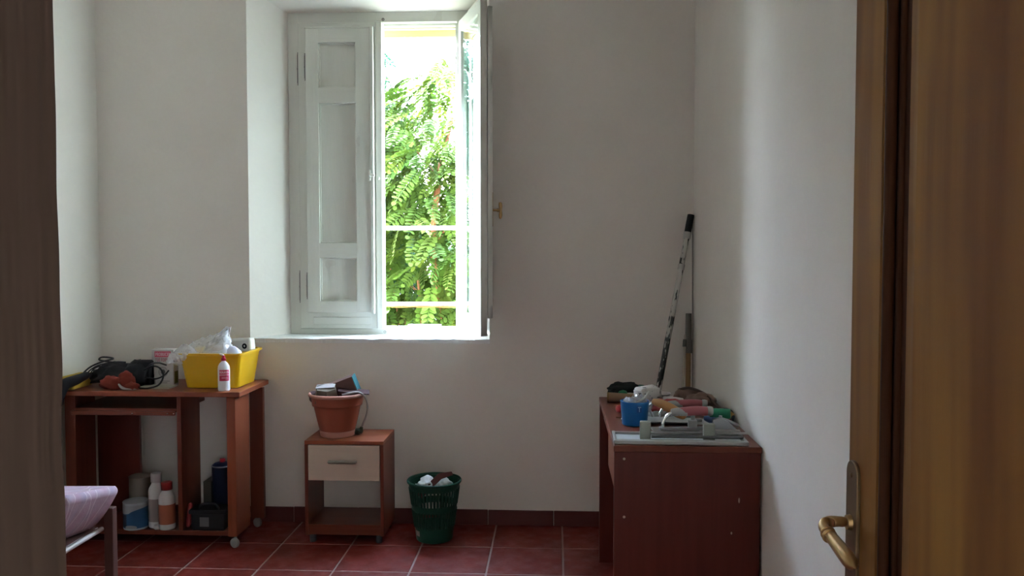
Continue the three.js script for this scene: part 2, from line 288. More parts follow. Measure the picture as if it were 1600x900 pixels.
// ---------------------------------------------------------------- the window
{
  const W = structure('window_1', [-.95, WB, DW]);
  const f0 = DW, f1 = 4.63;                                    // fixed frame depth
  const fr = [bx(WL, -1.372, WB, WT, f0, f1, .003), bx(-.522, WR, WB, WT, f0, f1, .003), bx(WL, WR, 2.617, WT, f0 + .0005, f1, .003, 0), bx(WL, WR, WB, .988, f0 + .0005, f1, .003, 0)];
  fr.push(bx(WL + .058, -1.355, .988, 2.617, f0 + .035, f1, .002), bx(-.535, WR - .05, .988, 2.617, f0 + .035, f1, .002), bx(WL, WR, 2.605, 2.62, f0 + .035, f1, .002, 0), bx(WL, WR, .985, .998, f0 + .035, f1, .002, 0));
  const F = part('window_frame', fr, M.paint, W);
  part('latch_hole', [lathe([[0, 0], [.008, 0], [.008, .004], [.004, .004], [.004, -.001]], 0, 0, 0, 14).rotateX(Math.PI / 2).translate(-.915, 2.632, -f0 - .001), lathe([[0, 0], [.007, 0], [.007, .004], [.004, .004], [.004, -.001]], 0, 0, 0, 14).rotateX(Math.PI / 2).translate(-.915, .972, -f0 - .001)], M.iron, F);
  part('water_bar', bx(-.80, -.62, .998, 1.008, 4.60, 4.64, .003, 0), M.grey, F);
  // closed left sash with its solid inner shutter
  const sashGeo = (s0, s1, y0, y1, d0, d1) => { const a = .05, r = .062; return [bx(s0, s0 + a, y0, y1, d0, d1, .003), bx(s1 - a, s1, y0, y1, d0, d1, .003), bx(s0, s1, y1 - r, y1, d0 + .0004, d1 - .0004, .003, 0), bx(s0, s1, y0, y0 + r + .034, d0 + .0004, d1 - .0004, .003, 0)]; };
  const sy0 = .99, sy1 = 2.616;
  const S1 = part('sash', [...sashGeo(-1.37, -.926, sy0, sy1, DW - .018, DW + .03), bx(-.952, -.9185, sy0, sy1, DW - .03, DW - .012, .005), bx(-.9285, -.9185, sy0, sy1, DW - .012, DW + .045, .003), bx(-1.3, -.985, sy0 + .022, sy0 + .062, DW - .021, DW - .01, .004, 0)], M.paint, W);
  const glass = new THREE.MeshPhysicalMaterial({ color: lin(.97, 1, .99), roughness: 0, transmission: 1, thickness: 0, ior: 1.5 });
  part('pane', bx(-1.325, -.97, sy0 + .07, sy1 - .055, DW + .004, DW + .008, 0), glass, S1);
  // shutter: frame with three sunk panels
  const pan = [[1.139, 1.369], [1.448, 2.187], [2.27, 2.504]];
  const shutterGeo = (l, r, y0, y1, za, zb) => {
    const g = [bx(l, l + .068, y0, y1, za, zb, .002), bx(r - .09, r, y0, y1, za, zb, .002)], ys = [y0, ...pan.flat(), y1];
    for (let k = 0; k < ys.length; k += 2) g.push(bx(l, r, ys[k], ys[k + 1], za + .0004, zb - .0004, .002, 0));
    return g;
  };
  const l = -1.322, r = -.966, za = DW - .046, zb = DW - .018;
  const H1 = part('shutter', [...shutterGeo(l, r, 1.078, 2.58, za, zb), bx(r - .012, r + .006, 1.072, 2.586, za - .008, zb, .004), bx(l - .004, r + .006, 2.577, 2.586, za - .004, zb, .003, 0)], M.paint, W);
  for (const [a, b] of pan) {
    part('panel', bx(l + .066, r - .088, a - .002, b + .002, zb - .006, zb - .001, .001), M.paint, H1);
    const e = .007, L = l + .068, R = r - .09;
    part('bead', [bx(L, L + e, a, b, zb - .014, zb - .005, .003), bx(R - e, R, a, b, zb - .014, zb - .005, .003), bx(L, R, a, a + e, zb - .014, zb - .005, .003, 0), bx(L, R, b - e, b, zb - .014, zb - .005, .003, 0)], M.paint, H1);
  }
  const hinge = (x, y, dd, len) => [rod(P(x, y, dd), P(x, y + len, dd), .0045), rod(P(x, y - .012, dd), P(x, y, dd), .003), rod(P(x, y + len, dd), P(x, y + len + .012, dd), .003), rod(P(x, y + len * .48, dd), P(x, y + len * .52, dd), .0058)];
  for (const y of [1.14, 2.30]) { part('hinge', hinge(-1.372, y, DW - .012, .15), M.iron, S1); part('hinge', hinge(-1.327, y + .02, DW - .034, .12), M.iron, H1); }
  part('latch', [bx(r - .02, r + .012, 1.80, 1.812, za - .016, za, .003, 0), bx(r - .022, r - .01, 1.775, 1.835, za - .012, za, .003), rod(P(r + .028, 1.79, DW - .02), P(r + .028, 1.79, DW - .045), .006)], M.paint, H1);
  // open right sash: local frame, hinge at the origin, leaf along -x, room side +z
  const S2 = fit(new THREE.Mesh(join([]  .concat([
    bx(-.05, 0, 0, 1.626, -.034, 0, .003), bx(-.448, -.398, 0, 1.626, -.034, 0, .003), bx(-.448, 0, 1.564, 1.626, -.0336, -.0004, .003, 0), bx(-.448, 0, 0, .082, -.0336, -.0004, .003, 0),
    bx(-.062, -.048, .07, 1.575, -.03, -.014, .002), bx(-.40, -.386, .07, 1.575, -.03, -.014, .002), bx(-.4, -.05, 1.555, 1.568, -.03, -.014, .002, 0), bx(-.4, -.05, .078, .09, -.03, -.014, .002, 0)])), M.paint));
  S2.name = 'sash'; S2.geometry.rotateY(0); W.add(S2);
  S2.position.set(-.515 + .95, sy0 - WB, .0); S2.rotation.y = Math.PI / 2 + .349;
  // (bx uses distance = -z, so the leaf above runs from z = 0 to z = +.034 on its room side)
  const addLocal = (name, gs, mat, parent = S2) => { const m = fit(new THREE.Mesh(join(gs), mat)); m.name = name; parent.add(m); return m; };
  addLocal('pane', bx(-.395, -.055, .075, 1.57, -.012, -.008, 0), glass);
  const H2 = addLocal('shutter_frame', shutterGeo(-.45, -.045, .088 + .99, 1.59 + .99, -.06, -.0365).map((g) => g.translate(0, -.99, 0)), M.paint);
  H2.name = 'folded_shutter';
  addLocal('shutter_panel', pan.map(([a, b]) => bx(-.385, -.132, a - .992, b - .988, -.052, -.044, .001)), M.paint);
  addLocal('hinge', [...[.15, 1.31].map((y) => hinge(.006, y, -.002, .15)).flat()], M.iron);
  // brass espagnolette handle on the room side, seen end-on past the shutter
  const hz = .061;
  addLocal('handle', [rod(new THREE.Vector3(-.425, .615, hz), new THREE.Vector3(-.425, .615, hz + .045), .006), capsuleBar([new THREE.Vector3(-.425, .572, hz + .045), new THREE.Vector3(-.425, .615, hz + .047), new THREE.Vector3(-.425, .655, hz + .045)], [.006, .009, .006, .009, .008]), rod(new THREE.Vector3(-.437, .535, hz + .002), new THREE.Vector3(-.437, .70, hz + .002), .003), rod(new THREE.Vector3(-.425, .615, hz + .03), new THREE.Vector3(-.425, .615, hz + .036), .0095)], M.brass);
}
// ---------------------------------------------------------------- outside: ground, tree, shrubs, bars across the window
single('ground', bx(-30, 30, -.4, -.15, 4.64, 60, 0), plain(.16, .15, .09, .95), null, null, [0, -.4, 30]);
for (const [y, t, lab] of [[1.532, 0, 'upper white-painted iron bar fixed across the outside of the window'], [1.112, .003, 'lower iron bar across the window, its white paint rusted orange underneath']]) {
  const b = thing('window_bar', lab, 'bar', [-.945, y, 4.70]);
  part('bar', rod(P(-1.5, y - t, 4.70), P(-.38, y + t, 4.70), .0112, .0112, 12), M.white, b);
  if (t) part('rust_crust', [-1.3, -1.12, -.98, -.86, -.74, -.6].map((x, k) => capsuleBar([P(x - .09, y - .009, 4.70), P(x, y - .0105 - .002 * (k % 2), 4.698), P(x + .09, y - .009, 4.70)], [.005, .0065, .005], 8)), plain(.20, .065, .014, .9), b);
}
{
  const v = thing('awning_valance', 'narrow cream strip of rolled awning fabric at the top of the window opening', 'awning', [-.945, 2.6, 4.70]);
  part('fabric_strip', bx(-1.44, -.43, 2.568, 2.66, 4.69, 4.694, .001, 0), new THREE.MeshPhysicalMaterial({ color: lin(.62, .50, .22), roughness: .95, transmission: .05, thickness: 0 }), v);
  part('roller', rod(P(-1.46, 2.68, 4.715), P(-.41, 2.68, 4.715), .03, .03, 20), M.outside, v);
}
function leafGeo(pairs, L, lw, ll, curl, s) {                 // pinnate leaf along +x, leaflets with a folded midrib
  const pos = [], idx = [], nv = () => pos.length / 3;
  const bend = (t) => new THREE.Vector3(L * t, -curl * L * t * t, 0);
  const leaflet = (o, dir, len, wid) => {
    const side = new THREE.Vector3(-dir.z, 0, dir.x), b = nv(), pts = [[0, .12], [.2, .82], [.55, 1], [.88, .78], [1, .3]];
    const tilt = .10 * (((b * 7919) % 13) / 13 - .5);
    for (const [t, w] of pts) { const m = o.clone().addScaledVector(dir, len * t); m.y -= .12 * len * t * t - tilt * len * t; for (const k of [-1, 0, 1]) { const q = m.clone().addScaledVector(side, k * w * wid / 2); q.y += Math.abs(k) * w * wid * .12; pos.push(q.x, q.y, q.z); } }
    for (let i = 0; i < 4; i++) for (let k = 0; k < 2; k++) { const a = b + i * 3 + k; idx.push(a, a + 1, a + 4, a, a + 4, a + 3); }
  };
  for (let i = 0; i < pairs; i++) {
    const t = .16 + .80 * i / pairs, o = bend(t), k = .72 + .5 * Math.sin(Math.PI * (.15 + .75 * i / pairs)) - .1;
    for (const sg of [-1, 1]) { const a = (.98 + .2 * Math.sin(i * 2.3 + s)) ; leaflet(o.clone().add(new THREE.Vector3(sg * .004, 0, sg * .002)), new THREE.Vector3(Math.cos(a), 0, sg * Math.sin(a)), ll * k, lw * k); }
  }
  leaflet(bend(.97), new THREE.Vector3(1, 0, 0), ll, lw);
  const b = nv(); for (let i = 0; i <= 4; i++) { const p = bend(i / 4), r = .0016; pos.push(p.x, p.y + r, p.z, p.x, p.y - r, p.z + r * 1.4, p.x, p.y - r, p.z - r * 1.4); }
  for (let i = 0; i < 4; i++) for (let k = 0; k < 3; k++) { const a = b + i * 3 + k, c = b + i * 3 + (k + 1) % 3; idx.push(a, c, c + 3, a, c + 3, a + 3); }
  const g = new THREE.BufferGeometry(); g.setAttribute('position', new THREE.Float32BufferAttribute(pos, 3)); g.setIndex(idx); g.computeVertexNormals(); return g;
}
const leafGeos = [leafGeo(9, .29, .030, .047, .28, 0), leafGeo(10, .31, .029, .045, .42, 2), leafGeo(8, .26, .031, .048, .2, 4)];
const leafMat = (r, g, b) => new THREE.MeshPhysicalMaterial({ color: lin(r, g, b), roughness: .75, transmission: .4, thickness: 0, specularIntensity: .12, side: THREE.DoubleSide });
const freshLeaves = [leafMat(.048, .085, .010), leafMat(.06, .10, .013), leafMat(.034, .064, .008), leafMat(.08, .11, .013)];
const bark = plain(.17, .065, .028, .85);
const bendQ = (az, down, roll) => new THREE.Quaternion().setFromEuler(new THREE.Euler(0, az, 0)).multiply(new THREE.Quaternion().setFromEuler(new THREE.Euler(0, 0, -down))).multiply(new THREE.Quaternion().setFromEuler(new THREE.Euler(roll, 0, 0)));
{
  const t = thing('pinnate_tree', 'young leafy tree with bright green feathery leaves right outside the open window', 'tree', [-.75, -.15, 6.6]), o = t.position;
  const stems = [];
  const stem = (pts, r) => stems.push(tube(pts.map((q) => P(...q)), r, 30, 8));
  part('trunk', tube([P(-.78, -.16, 6.75), P(-.8, .4, 6.5), P(-.84, 1.0, 6.12), P(-.86, 1.5, 6.02), P(-.84, 1.95, 6.2), P(-.78, 2.4, 6.4)], .022, 40, 9), bark, t);
  const br = [[[-.86, .9, 6.6], [-1.1, 1.15, 6.45], [-1.32, 1.35, 6.4], [-1.5, 1.7, 6.5]], [[-.89, 1.5, 6.5], [-.7, 1.75, 6.4], [-.5, 2.05, 6.45]], [[-.89, 1.4, 6.5], [-1.08, 1.62, 6.3], [-1.26, 1.66, 6.25]], [[-.8, .4, 6.7], [-1.05, .7, 6.5], [-1.2, 1.0, 6.4]], [[-.8, .3, 6.7], [-.6, .8, 6.5], [-.5, 1.4, 6.4], [-.45, 2.0, 6.5]], [[-.84, 1.9, 6.55], [-1.05, 2.15, 6.6], [-1.2, 2.3, 6.6]], [[-.78, -.1, 6.75], [-1.15, .5, 6.7], [-1.25, 1.1, 6.6]], [[-.75, -.1, 6.75], [-.95, .6, 6.3], [-1.0, 1.2, 6.2]]];
  for (const b of br) part('branch', tube(b.map((q) => P(...q)), .009, 24, 7), bark, t);
  const place = (front) => {
    for (;;) {
      const th = rr(0, Math.PI * 2), ph = Math.acos(rr(-.75, 1)), R = front ? rr(.86, 1.0) : Math.cbrt(rr(.15, 1));
      const n = new THREE.Vector3(Math.sin(ph) * Math.cos(th), Math.cos(ph), Math.sin(ph) * Math.sin(th));
      const lump = 1 + .16 * N.noise(n.x * 2.6, n.y * 2.6, n.z * 2.6 + 3);
      const p = new THREE.Vector3(-.84 + n.x * .92 * R * lump, 1.38 + n.y * 1.5 * R * lump, -6.75 + n.z * .75 * R * lump);
      if (p.y < -.05) continue;
      if (front && (p.x < -1.55 || p.x > -.5 || p.z < -6.85 || p.y < .6 || p.y > 3.0)) continue;
      if (!front && p.z > -5.6) continue;
      return [p, n];
    }
  };
  const orient = (n) => { const az = Math.atan2(-n.z, n.x) + rr(-1, 1); return bendQ(az, rr(.05, .95), rr(-.9, .9)); };
  for (let i = 0; i < 290; i++) {
    const [p, n] = place(true), m = fit(new THREE.Mesh(leafGeos[i % 3], freshLeaves[Math.floor(rnd() * 4)]));
    m.name = 'leaf'; m.position.copy(p).sub(o); m.quaternion.copy(orient(n)); m.scale.setScalar(rr(.8, 1.15)); t.add(m);
  }
  const inst = new THREE.InstancedMesh(leafGeos[0], leafMat(1, 1, 1), 1300), mt = new THREE.Matrix4(), c = new THREE.Color(); inst.name = 'foliage'; inst.userData.kind = 'stuff'; fit(inst);
  for (let i = 0; i < 1300; i++) { const [p, n] = place(false); mt.compose(p.sub(o), orient(n), new THREE.Vector3().setScalar(rr(.8, 1.15))); inst.setMatrixAt(i, mt); const b = rr(.7, 1.25), w = rr(.9, 1.3); inst.setColorAt(i, c.setRGB(.046 * b * w, .085 * b, .010 * b)); }
  t.add(inst);
}
function shrub(name, label, cx, cd, cy, sx, sy, sd, n, col, size) {
  const t = thing(name, label, 'shrub', [cx, -.15, cd]), o = t.position;
  part('stem', [-.3, 0, .25].map((k) => tube([P(cx + k * .3, -.16, cd), P(cx + k * sx * .6, cy * .6, cd - .05), P(cx + k * sx * 1.3, cy + sy * .5, cd)], .012, 20, 6)), bark, t);
  const inst = new THREE.InstancedMesh(leafGeos[1], leafMat(1, 1, 1), n), mt = new THREE.Matrix4(), c = new THREE.Color(); inst.name = 'foliage'; inst.userData.kind = 'stuff'; fit(inst);
  for (let i = 0; i < n; i++) {
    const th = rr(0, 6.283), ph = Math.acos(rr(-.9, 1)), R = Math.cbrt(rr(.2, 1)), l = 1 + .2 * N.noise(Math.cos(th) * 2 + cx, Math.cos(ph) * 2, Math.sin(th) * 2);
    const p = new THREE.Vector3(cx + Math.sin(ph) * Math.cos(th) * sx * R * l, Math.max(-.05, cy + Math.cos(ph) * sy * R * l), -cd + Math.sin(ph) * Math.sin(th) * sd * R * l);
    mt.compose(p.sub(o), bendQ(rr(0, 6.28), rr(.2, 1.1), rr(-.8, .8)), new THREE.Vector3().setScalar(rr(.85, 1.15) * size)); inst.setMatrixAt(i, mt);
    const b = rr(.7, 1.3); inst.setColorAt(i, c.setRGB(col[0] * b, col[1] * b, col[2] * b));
  }
  t.add(inst);
}
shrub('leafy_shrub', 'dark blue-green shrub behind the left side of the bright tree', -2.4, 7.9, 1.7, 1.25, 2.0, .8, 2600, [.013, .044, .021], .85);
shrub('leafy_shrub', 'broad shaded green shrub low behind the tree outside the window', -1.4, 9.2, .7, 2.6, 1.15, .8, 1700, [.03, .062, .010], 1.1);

// ---------------------------------------------------------------- left: computer desk and what is on it
{
  const t = thing('computer_desk', 'reddish-brown wooden computer desk on small casters along the window wall', 'desk', [-1.91, 0, 4.13]);
  const F = 3.925, B = 4.335, L = -2.345, R = -1.478, H = .743;
  part('desktop', bx(L, R, H - .024, H, F, B, .004, 0, 2), M.cherry, t);
  part('keyboard_tray', [bx(L + .04, -1.79, .642, .66, F + .02, B - .06, .003, 0), bx(L + .045, -1.795, .627, .648, F + .012, F + .026, .003, 0)], M.mahogany, t);
  part('side_panel', bx(-1.55, -1.507, .05, H - .025, F + .02, F + .205, .003), M.cherry, t, false, 'front right upright');
  part('side_panel', bx(-1.545, -1.475, .05, H - .025, 4.235, 4.262, .003), M.mahogany, t, false, 'rear right upright');
  part('side_panel', bx(-1.79, -1.768, .075, H - .025, F + .02, F + .235, .003), M.mahogany, t, false, 'middle upright');
  part('side_panel', bx(L + .01, -2.283, .05, H - .025, F + .02, F + .2, .003), M.mahogany, t, false, 'left upright');
  part('back_panel', bx(-2.335, -2.115, .05, .65, 4.235, 4.255, .002), M.mahoganyRed, t);
  part('shelf', bx(L + .02, -1.55, .05, .073, F + .03, B - .07, .003, 0), M.mahogany, t, false, 'bottom shelf');
  for (const [x, d] of [[-1.515, F + .015], [-1.515, 4.25], [-2.31, F + .06], [-2.31, 4.25]]) {
    const c = part('caster', [lathe([[0, -.009], [.02, -.009], [.0235, -.005], [.0235, .005], [.02, .009], [0, .009]], 0, 0, 0, 18).rotateZ(Math.PI / 2).rotateY(1.25).translate(x, .0235, -d), rod(P(x, .03, d + .012), P(x, .052, d + .012), .006), rod(P(x, .0235, d), P(x, .034, d + .012), .005)], plain(.26, .25, .23, .5), t);
  }
  for (const x of [-2.0, -1.83, -1.80]) part('screw_cap', lathe([[0, 0], [.003, 0], [.003, .0012], [0, .0015]], 0, 0, 0, 10).rotateX(Math.PI / 2).translate(x, .637, -(F + .0118)), M.chrome, t);
}
// rounded-rectangle tub from bottom to top
function tub(hx0, hz0, hx1, hz1, h, th, rc, rim) {
  const n = 10, ringPts = (hx, hz, r, y) => { const a = []; for (const [sx, sz, s] of [[1, 1, 0], [-1, 1, 1], [-1, -1, 2], [1, -1, 3]]) for (let k = 0; k <= n; k++) { const q = (s + k / n) * Math.PI / 2; a.push([sx * (hx - r) + r * Math.cos(q), y, sz * (hz - r) + r * Math.sin(q)]); } return a; };
  const R = [ringPts(hx0 - .012, hz0 - .012, rc - .006, 0), ringPts(hx0, hz0, rc, .004), ringPts(hx1, hz1, rc, h - .012), ringPts(hx1 + rim, hz1 + rim, rc + rim, h - .010), ringPts(hx1 + rim, hz1 + rim, rc + rim, h), ringPts(hx1 - th, hz1 - th, rc - th, h), ringPts(hx0 - th, hz0 - th, rc - th, th), ringPts(.001, .001, .0005, th)];
  const m = R[0].length, pos = [], idx = []; R.forEach((r) => r.forEach((p) => pos.push(...p)));
  for (let i = 0; i < R.length - 1; i++) for (let j = 0; j < m; j++) { const a = i * m + j, b = i * m + (j + 1) % m; idx.push(a, a + m, b, b, a + m, b + m); }
  const c = pos.length / 3; pos.push(0, 0, 0); for (let j = 0; j < m; j++) idx.push(c, j, (j + 1) % m);
  const g = new THREE.BufferGeometry(); g.setAttribute('position', new THREE.Float32BufferAttribute(pos, 3)); g.setIndex(idx); g.setAttribute('uv', new THREE.Float32BufferAttribute(new Float32Array(pos.length / 3 * 2), 2));
  return clean(toCreasedNormals(g, .7));
}
{
  const t = thing('storage_tub', 'bright yellow plastic tub at the right end of the computer desk', 'tub', [-1.655, .743, 4.155]);
  part('tub_body', tub(.128, .125, .15, .148, .172, .004, .028, .013), new THREE.MeshPhysicalMaterial({ color: lin(.72, .43, .006), roughness: .42, specularIntensity: .5, transmission: .3, thickness: 0 }), t, true);
}
{
  // crumpled clear bag: a few sharply creased sheets
  const film = new THREE.MeshPhysicalMaterial({ color: lin(.93, .93, .95), roughness: .22, transmission: .62, thickness: 0, ior: 1.5, side: THREE.DoubleSide });
  const t = thing('plastic_bag', 'crumpled clear plastic bag sticking out of the yellow tub', 'bag', [-1.72, .86, 4.14]);
  const sheet = (fn, nu, nv, amp, off) => {
    const pos = [], idx = [], uv = [];
    for (let j = 0; j <= nv; j++) for (let i = 0; i <= nu; i++) {
      const u = i / nu, v = j / nv, p = fn(u, v);
      const w = amp * (Math.abs(N.noise(u * 7 + off, v * 5, off)) + .7 * Math.abs(N.noise(u * 15, v * 11 + off, 2)) + .4 * N.noise(u * 30, v * 24, off));
      p.x += w * Math.sin(off * 3 + u * 5); p.y += w * .8; p.z += w * Math.cos(off + v * 4); pos.push(p.x, p.y, p.z); uv.push(u, v);
    }
    for (let j = 0; j < nv; j++) for (let i = 0; i < nu; i++) { const a = j * (nu + 1) + i; idx.push(a, a + 1, a + nu + 2, a, a + nu + 2, a + nu + 1); }
    const g = new THREE.BufferGeometry(); g.setAttribute('position', new THREE.Float32BufferAttribute(pos, 3)); g.setAttribute('uv', new THREE.Float32BufferAttribute(uv, 2)); g.setIndex(idx); g.computeVertexNormals(); return g;
  };
  // the main fold: from the left rim up to the peak at the right
  part('bag_film', sheet((u, v) => { const ridge = .895 + .125 * Math.pow(u, .8) - .5 * Math.max(0, u - .86) , x = -1.845 + .24 * u; return P(x + .02 * (1 - v), .85 + (ridge - .85) * Math.sin(v * Math.PI * .55) / Math.sin(Math.PI * .55), 4.03 + .10 * v + .03 * u); }, 46, 26, .026, 1.3), film, t);
  part('bag_film', sheet((u, v) => { const a = u * Math.PI * 2, q = 1 - v, r = .012 + .085 * q; return P(-1.655 + .06 * v * v + r * Math.cos(a), .865 + .165 * v, 4.10 + .8 * r * Math.sin(a)); }, 40, 24, .022, 4.1), film, t);
  part('bag_film', sheet((u, v) => { const a = u * Math.PI * 2, r = .01 + .075 * (1 - v * v); return P(-1.80 + r * Math.cos(a), .862 + .085 * v, 4.075 + .7 * r * Math.sin(a)); }, 36, 18, .018, 7.7), film, t);
  part('bag_film', sheet((u, v) => P(-1.845 + .11 * u - .02 * v, .912 + .02 * u - .05 * v * v, 3.995 - .012 * v - .02 * u + .02), 20, 12, .012, 2.2), film, t);
  const d = thing('plastic_sheet', 'rounded sheet of milky plastic between the clear bag and the white carton', 'plastic', [-1.59, .86, 4.11]);
  part('film', blob(-1.59, .87, 4.11, .06, .075, .05, .12, 1.6, 3.3, { detail: 4, flat: false }), new THREE.MeshPhysicalMaterial({ color: lin(.75, .76, .88), roughness: .35, transmission: .35, thickness: 0 }), d);
}
{
  const t = thing('cartridge_carton', 'white carton with a round black hole lying across the back of the yellow tub', 'carton', [-1.575, .915, 4.22]);
  const q = new THREE.Group(); q.name = 'x';
  const g = clean(new RoundedBoxGeometry(.135, .066, .05, 2, .012)), e = [g, ];
  const R = (gg) => { gg.rotateZ(.09).rotateY(-.28).translate(-1.575, .935, -4.22); return gg; };
  part('carton_body', R(uvBox(g)), plain(.62, .60, .52, .6), t);
  part('hole', R(clean(new THREE.TorusGeometry(.0095, .0045, 10, 24)).translate(.036, -.006, .0255)), M.black, t);
  part('plug', R(lathe([[0, 0], [.005, 0], [.005, .002], [0, .003]], 0, 0, 0, 14).rotateX(Math.PI / 2).translate(.036, -.006, .0245)), plain(.5, .47, .42, .5), t);
  part('mark', R(bx(-.02, -.006, -.02, -.008, -.0262, -.0245, 0)), plain(.6, .15, .1, .6), t);
  single('crumpled_wrapper', blob(-1.575, .85, 4.14, .04, .03, .05, .5, 2.4, 6.1, { crease: .6, flat: false }), plain(.55, .42, .30, .7), 'small crumpled brownish wrapper under the white carton in the yellow tub', 'wrapper', [-1.575, .84, 4.14]);
}
function canvasTex(w, h, draw) { const c = document.createElement('canvas'); c.width = w; c.height = h; const x = c.getContext('2d'); draw(x, w, h); const t = new THREE.CanvasTexture(c); t.colorSpace = THREE.SRGBColorSpace; t.magFilter = THREE.LinearFilter; t.anisotropy = 4; return t; }
{
  const bx0 = -1.572, d0 = 3.978, t = thing('glue_bottle', 'white glue bottle with red cap and red label in front of the yellow tub', 'bottle', [bx0, .743, d0]);
  const r = .0275;
  part('bottle_body', lathe([[0, 0], [r - .003, 0], [r, .004], [r, .105], [r - .002, .118], [r - .009, .131], [.011, .138], [.009, .14], [.0085, .146], [0, .146]], bx0, .743, d0, 36), plain(.78, .77, .77, .32), t);
  const lab = canvasTex(256, 256, (c, w, h) => { c.fillStyle = '#b81a45'; c.fillRect(0, 0, w, h); c.fillStyle = '#e9d9d6'; c.fillRect(0, 118, w, 9); c.fillStyle = '#f0e3de'; c.font = 'bold 62px sans-serif'; c.fillText('VINAVIL', 8, 74, 236); c.fillStyle = '#e8a9b4'; c.fillRect(20, 92, 200, 10); c.fillRect(60, 165, 150, 12); c.fillRect(60, 190, 170, 10); c.fillRect(150, 214, 80, 9); });
  const lg = new THREE.CylinderGeometry(r + .0006, r + .0006, .052, 28, 1, true, -.42, 1.75); lg.translate(bx0, .743 + .075, -d0); 
  part('label', clean(lg), std({ map: lab, roughness: .4, side: THREE.DoubleSide }), t);
  part('cap', [lathe([[0, .143], [.0115, .143], [.0115, .154], [.0095, .156], [.0065, .157], [.006, .166], [.0045, .168], [0, .168]], bx0, .743, d0, 24)], plain(.42, .01, .045, .35), t);
  part('spout', capsuleBar([P(bx0 + .002, .743 + .166, d0), P(bx0 - .008, .743 + .1715, d0), P(bx0 - .02, .743 + .175, d0)], [.004, .005, .004], 10), plain(.78, .75, .74, .4), t);
}
{
  const t = thing('printed_carton', 'small white carton with red print standing behind the black cable loops', 'box', [-1.927, .743, 4.13]);
  const face = canvasTex(256, 384, (c, w, h) => {
    c.fillStyle = '#b9b2ad'; c.fillRect(0, 0, w, h); c.fillStyle = '#b5294a'; c.fillRect(34, 14, 192, 62); c.fillStyle = '#d8c4c4'; c.font = 'bold 50px sans-serif'; c.fillText('PROBUCER', 40, 64, 180); c.fillStyle = '#a84a5a'; c.font = 'bold 50px sans-serif'; c.fillText('TUE FORNO', 40, 124, 180);
    c.fillStyle = '#8d8683'; c.beginPath(); c.arc(132, 235, 56, 0, 7); c.fill(); c.fillStyle = '#a39b97'; c.beginPath(); c.arc(132, 235, 47, 0, 7); c.fill(); c.fillStyle = '#3d3737'; c.beginPath(); c.arc(132, 235, 26, 0, 7); c.fill(); c.fillStyle = '#857e7a'; c.fillRect(60, 330, 150, 8); c.fillRect(60, 348, 120, 8);
  });
  const w = .108, h = .178, dd = .06, R = (g) => g.rotateY(.05).translate(-1.927, .743, -4.13);
  part('carton_body', R(bx(-w / 2, w / 2, .0, h, -dd / 2, dd / 2, .0015)), plain(.52, .48, .45, .7), t);
  part('printed_face', R(clean(new THREE.PlaneGeometry(w - .002, h - .002)).translate(0, h / 2, dd / 2 + .0006)), std({ map: face, roughness: .65 }), t);
  part('side_strip', R(bx(w / 2, w / 2 + .0006, .01, .07, -.02, .02, 0)), plain(.16, .17, .04, .7), t);
  part('lid_flap', R(bx(-w / 2 - .003, w / 2 + .001, h, h + .0015, -dd / 2 - .001, dd / 2 + .003, .0005)), plain(.62, .58, .55, .7), t);
  const p = thing('leaflet', 'thin stack of folded pale leaflets lying in front of the printed carton', 'papers', [-1.93, .743, 4.03]);
  [[-2.02, -1.85, .743, .748, 4.0, 4.09], [-2.0, -1.842, .7485, .753, 4.01, 4.088]].forEach((e, i) => part('sheet', bx(...e, .001), plain(.5 - .07 * i, .43, .36, .8), p));
}
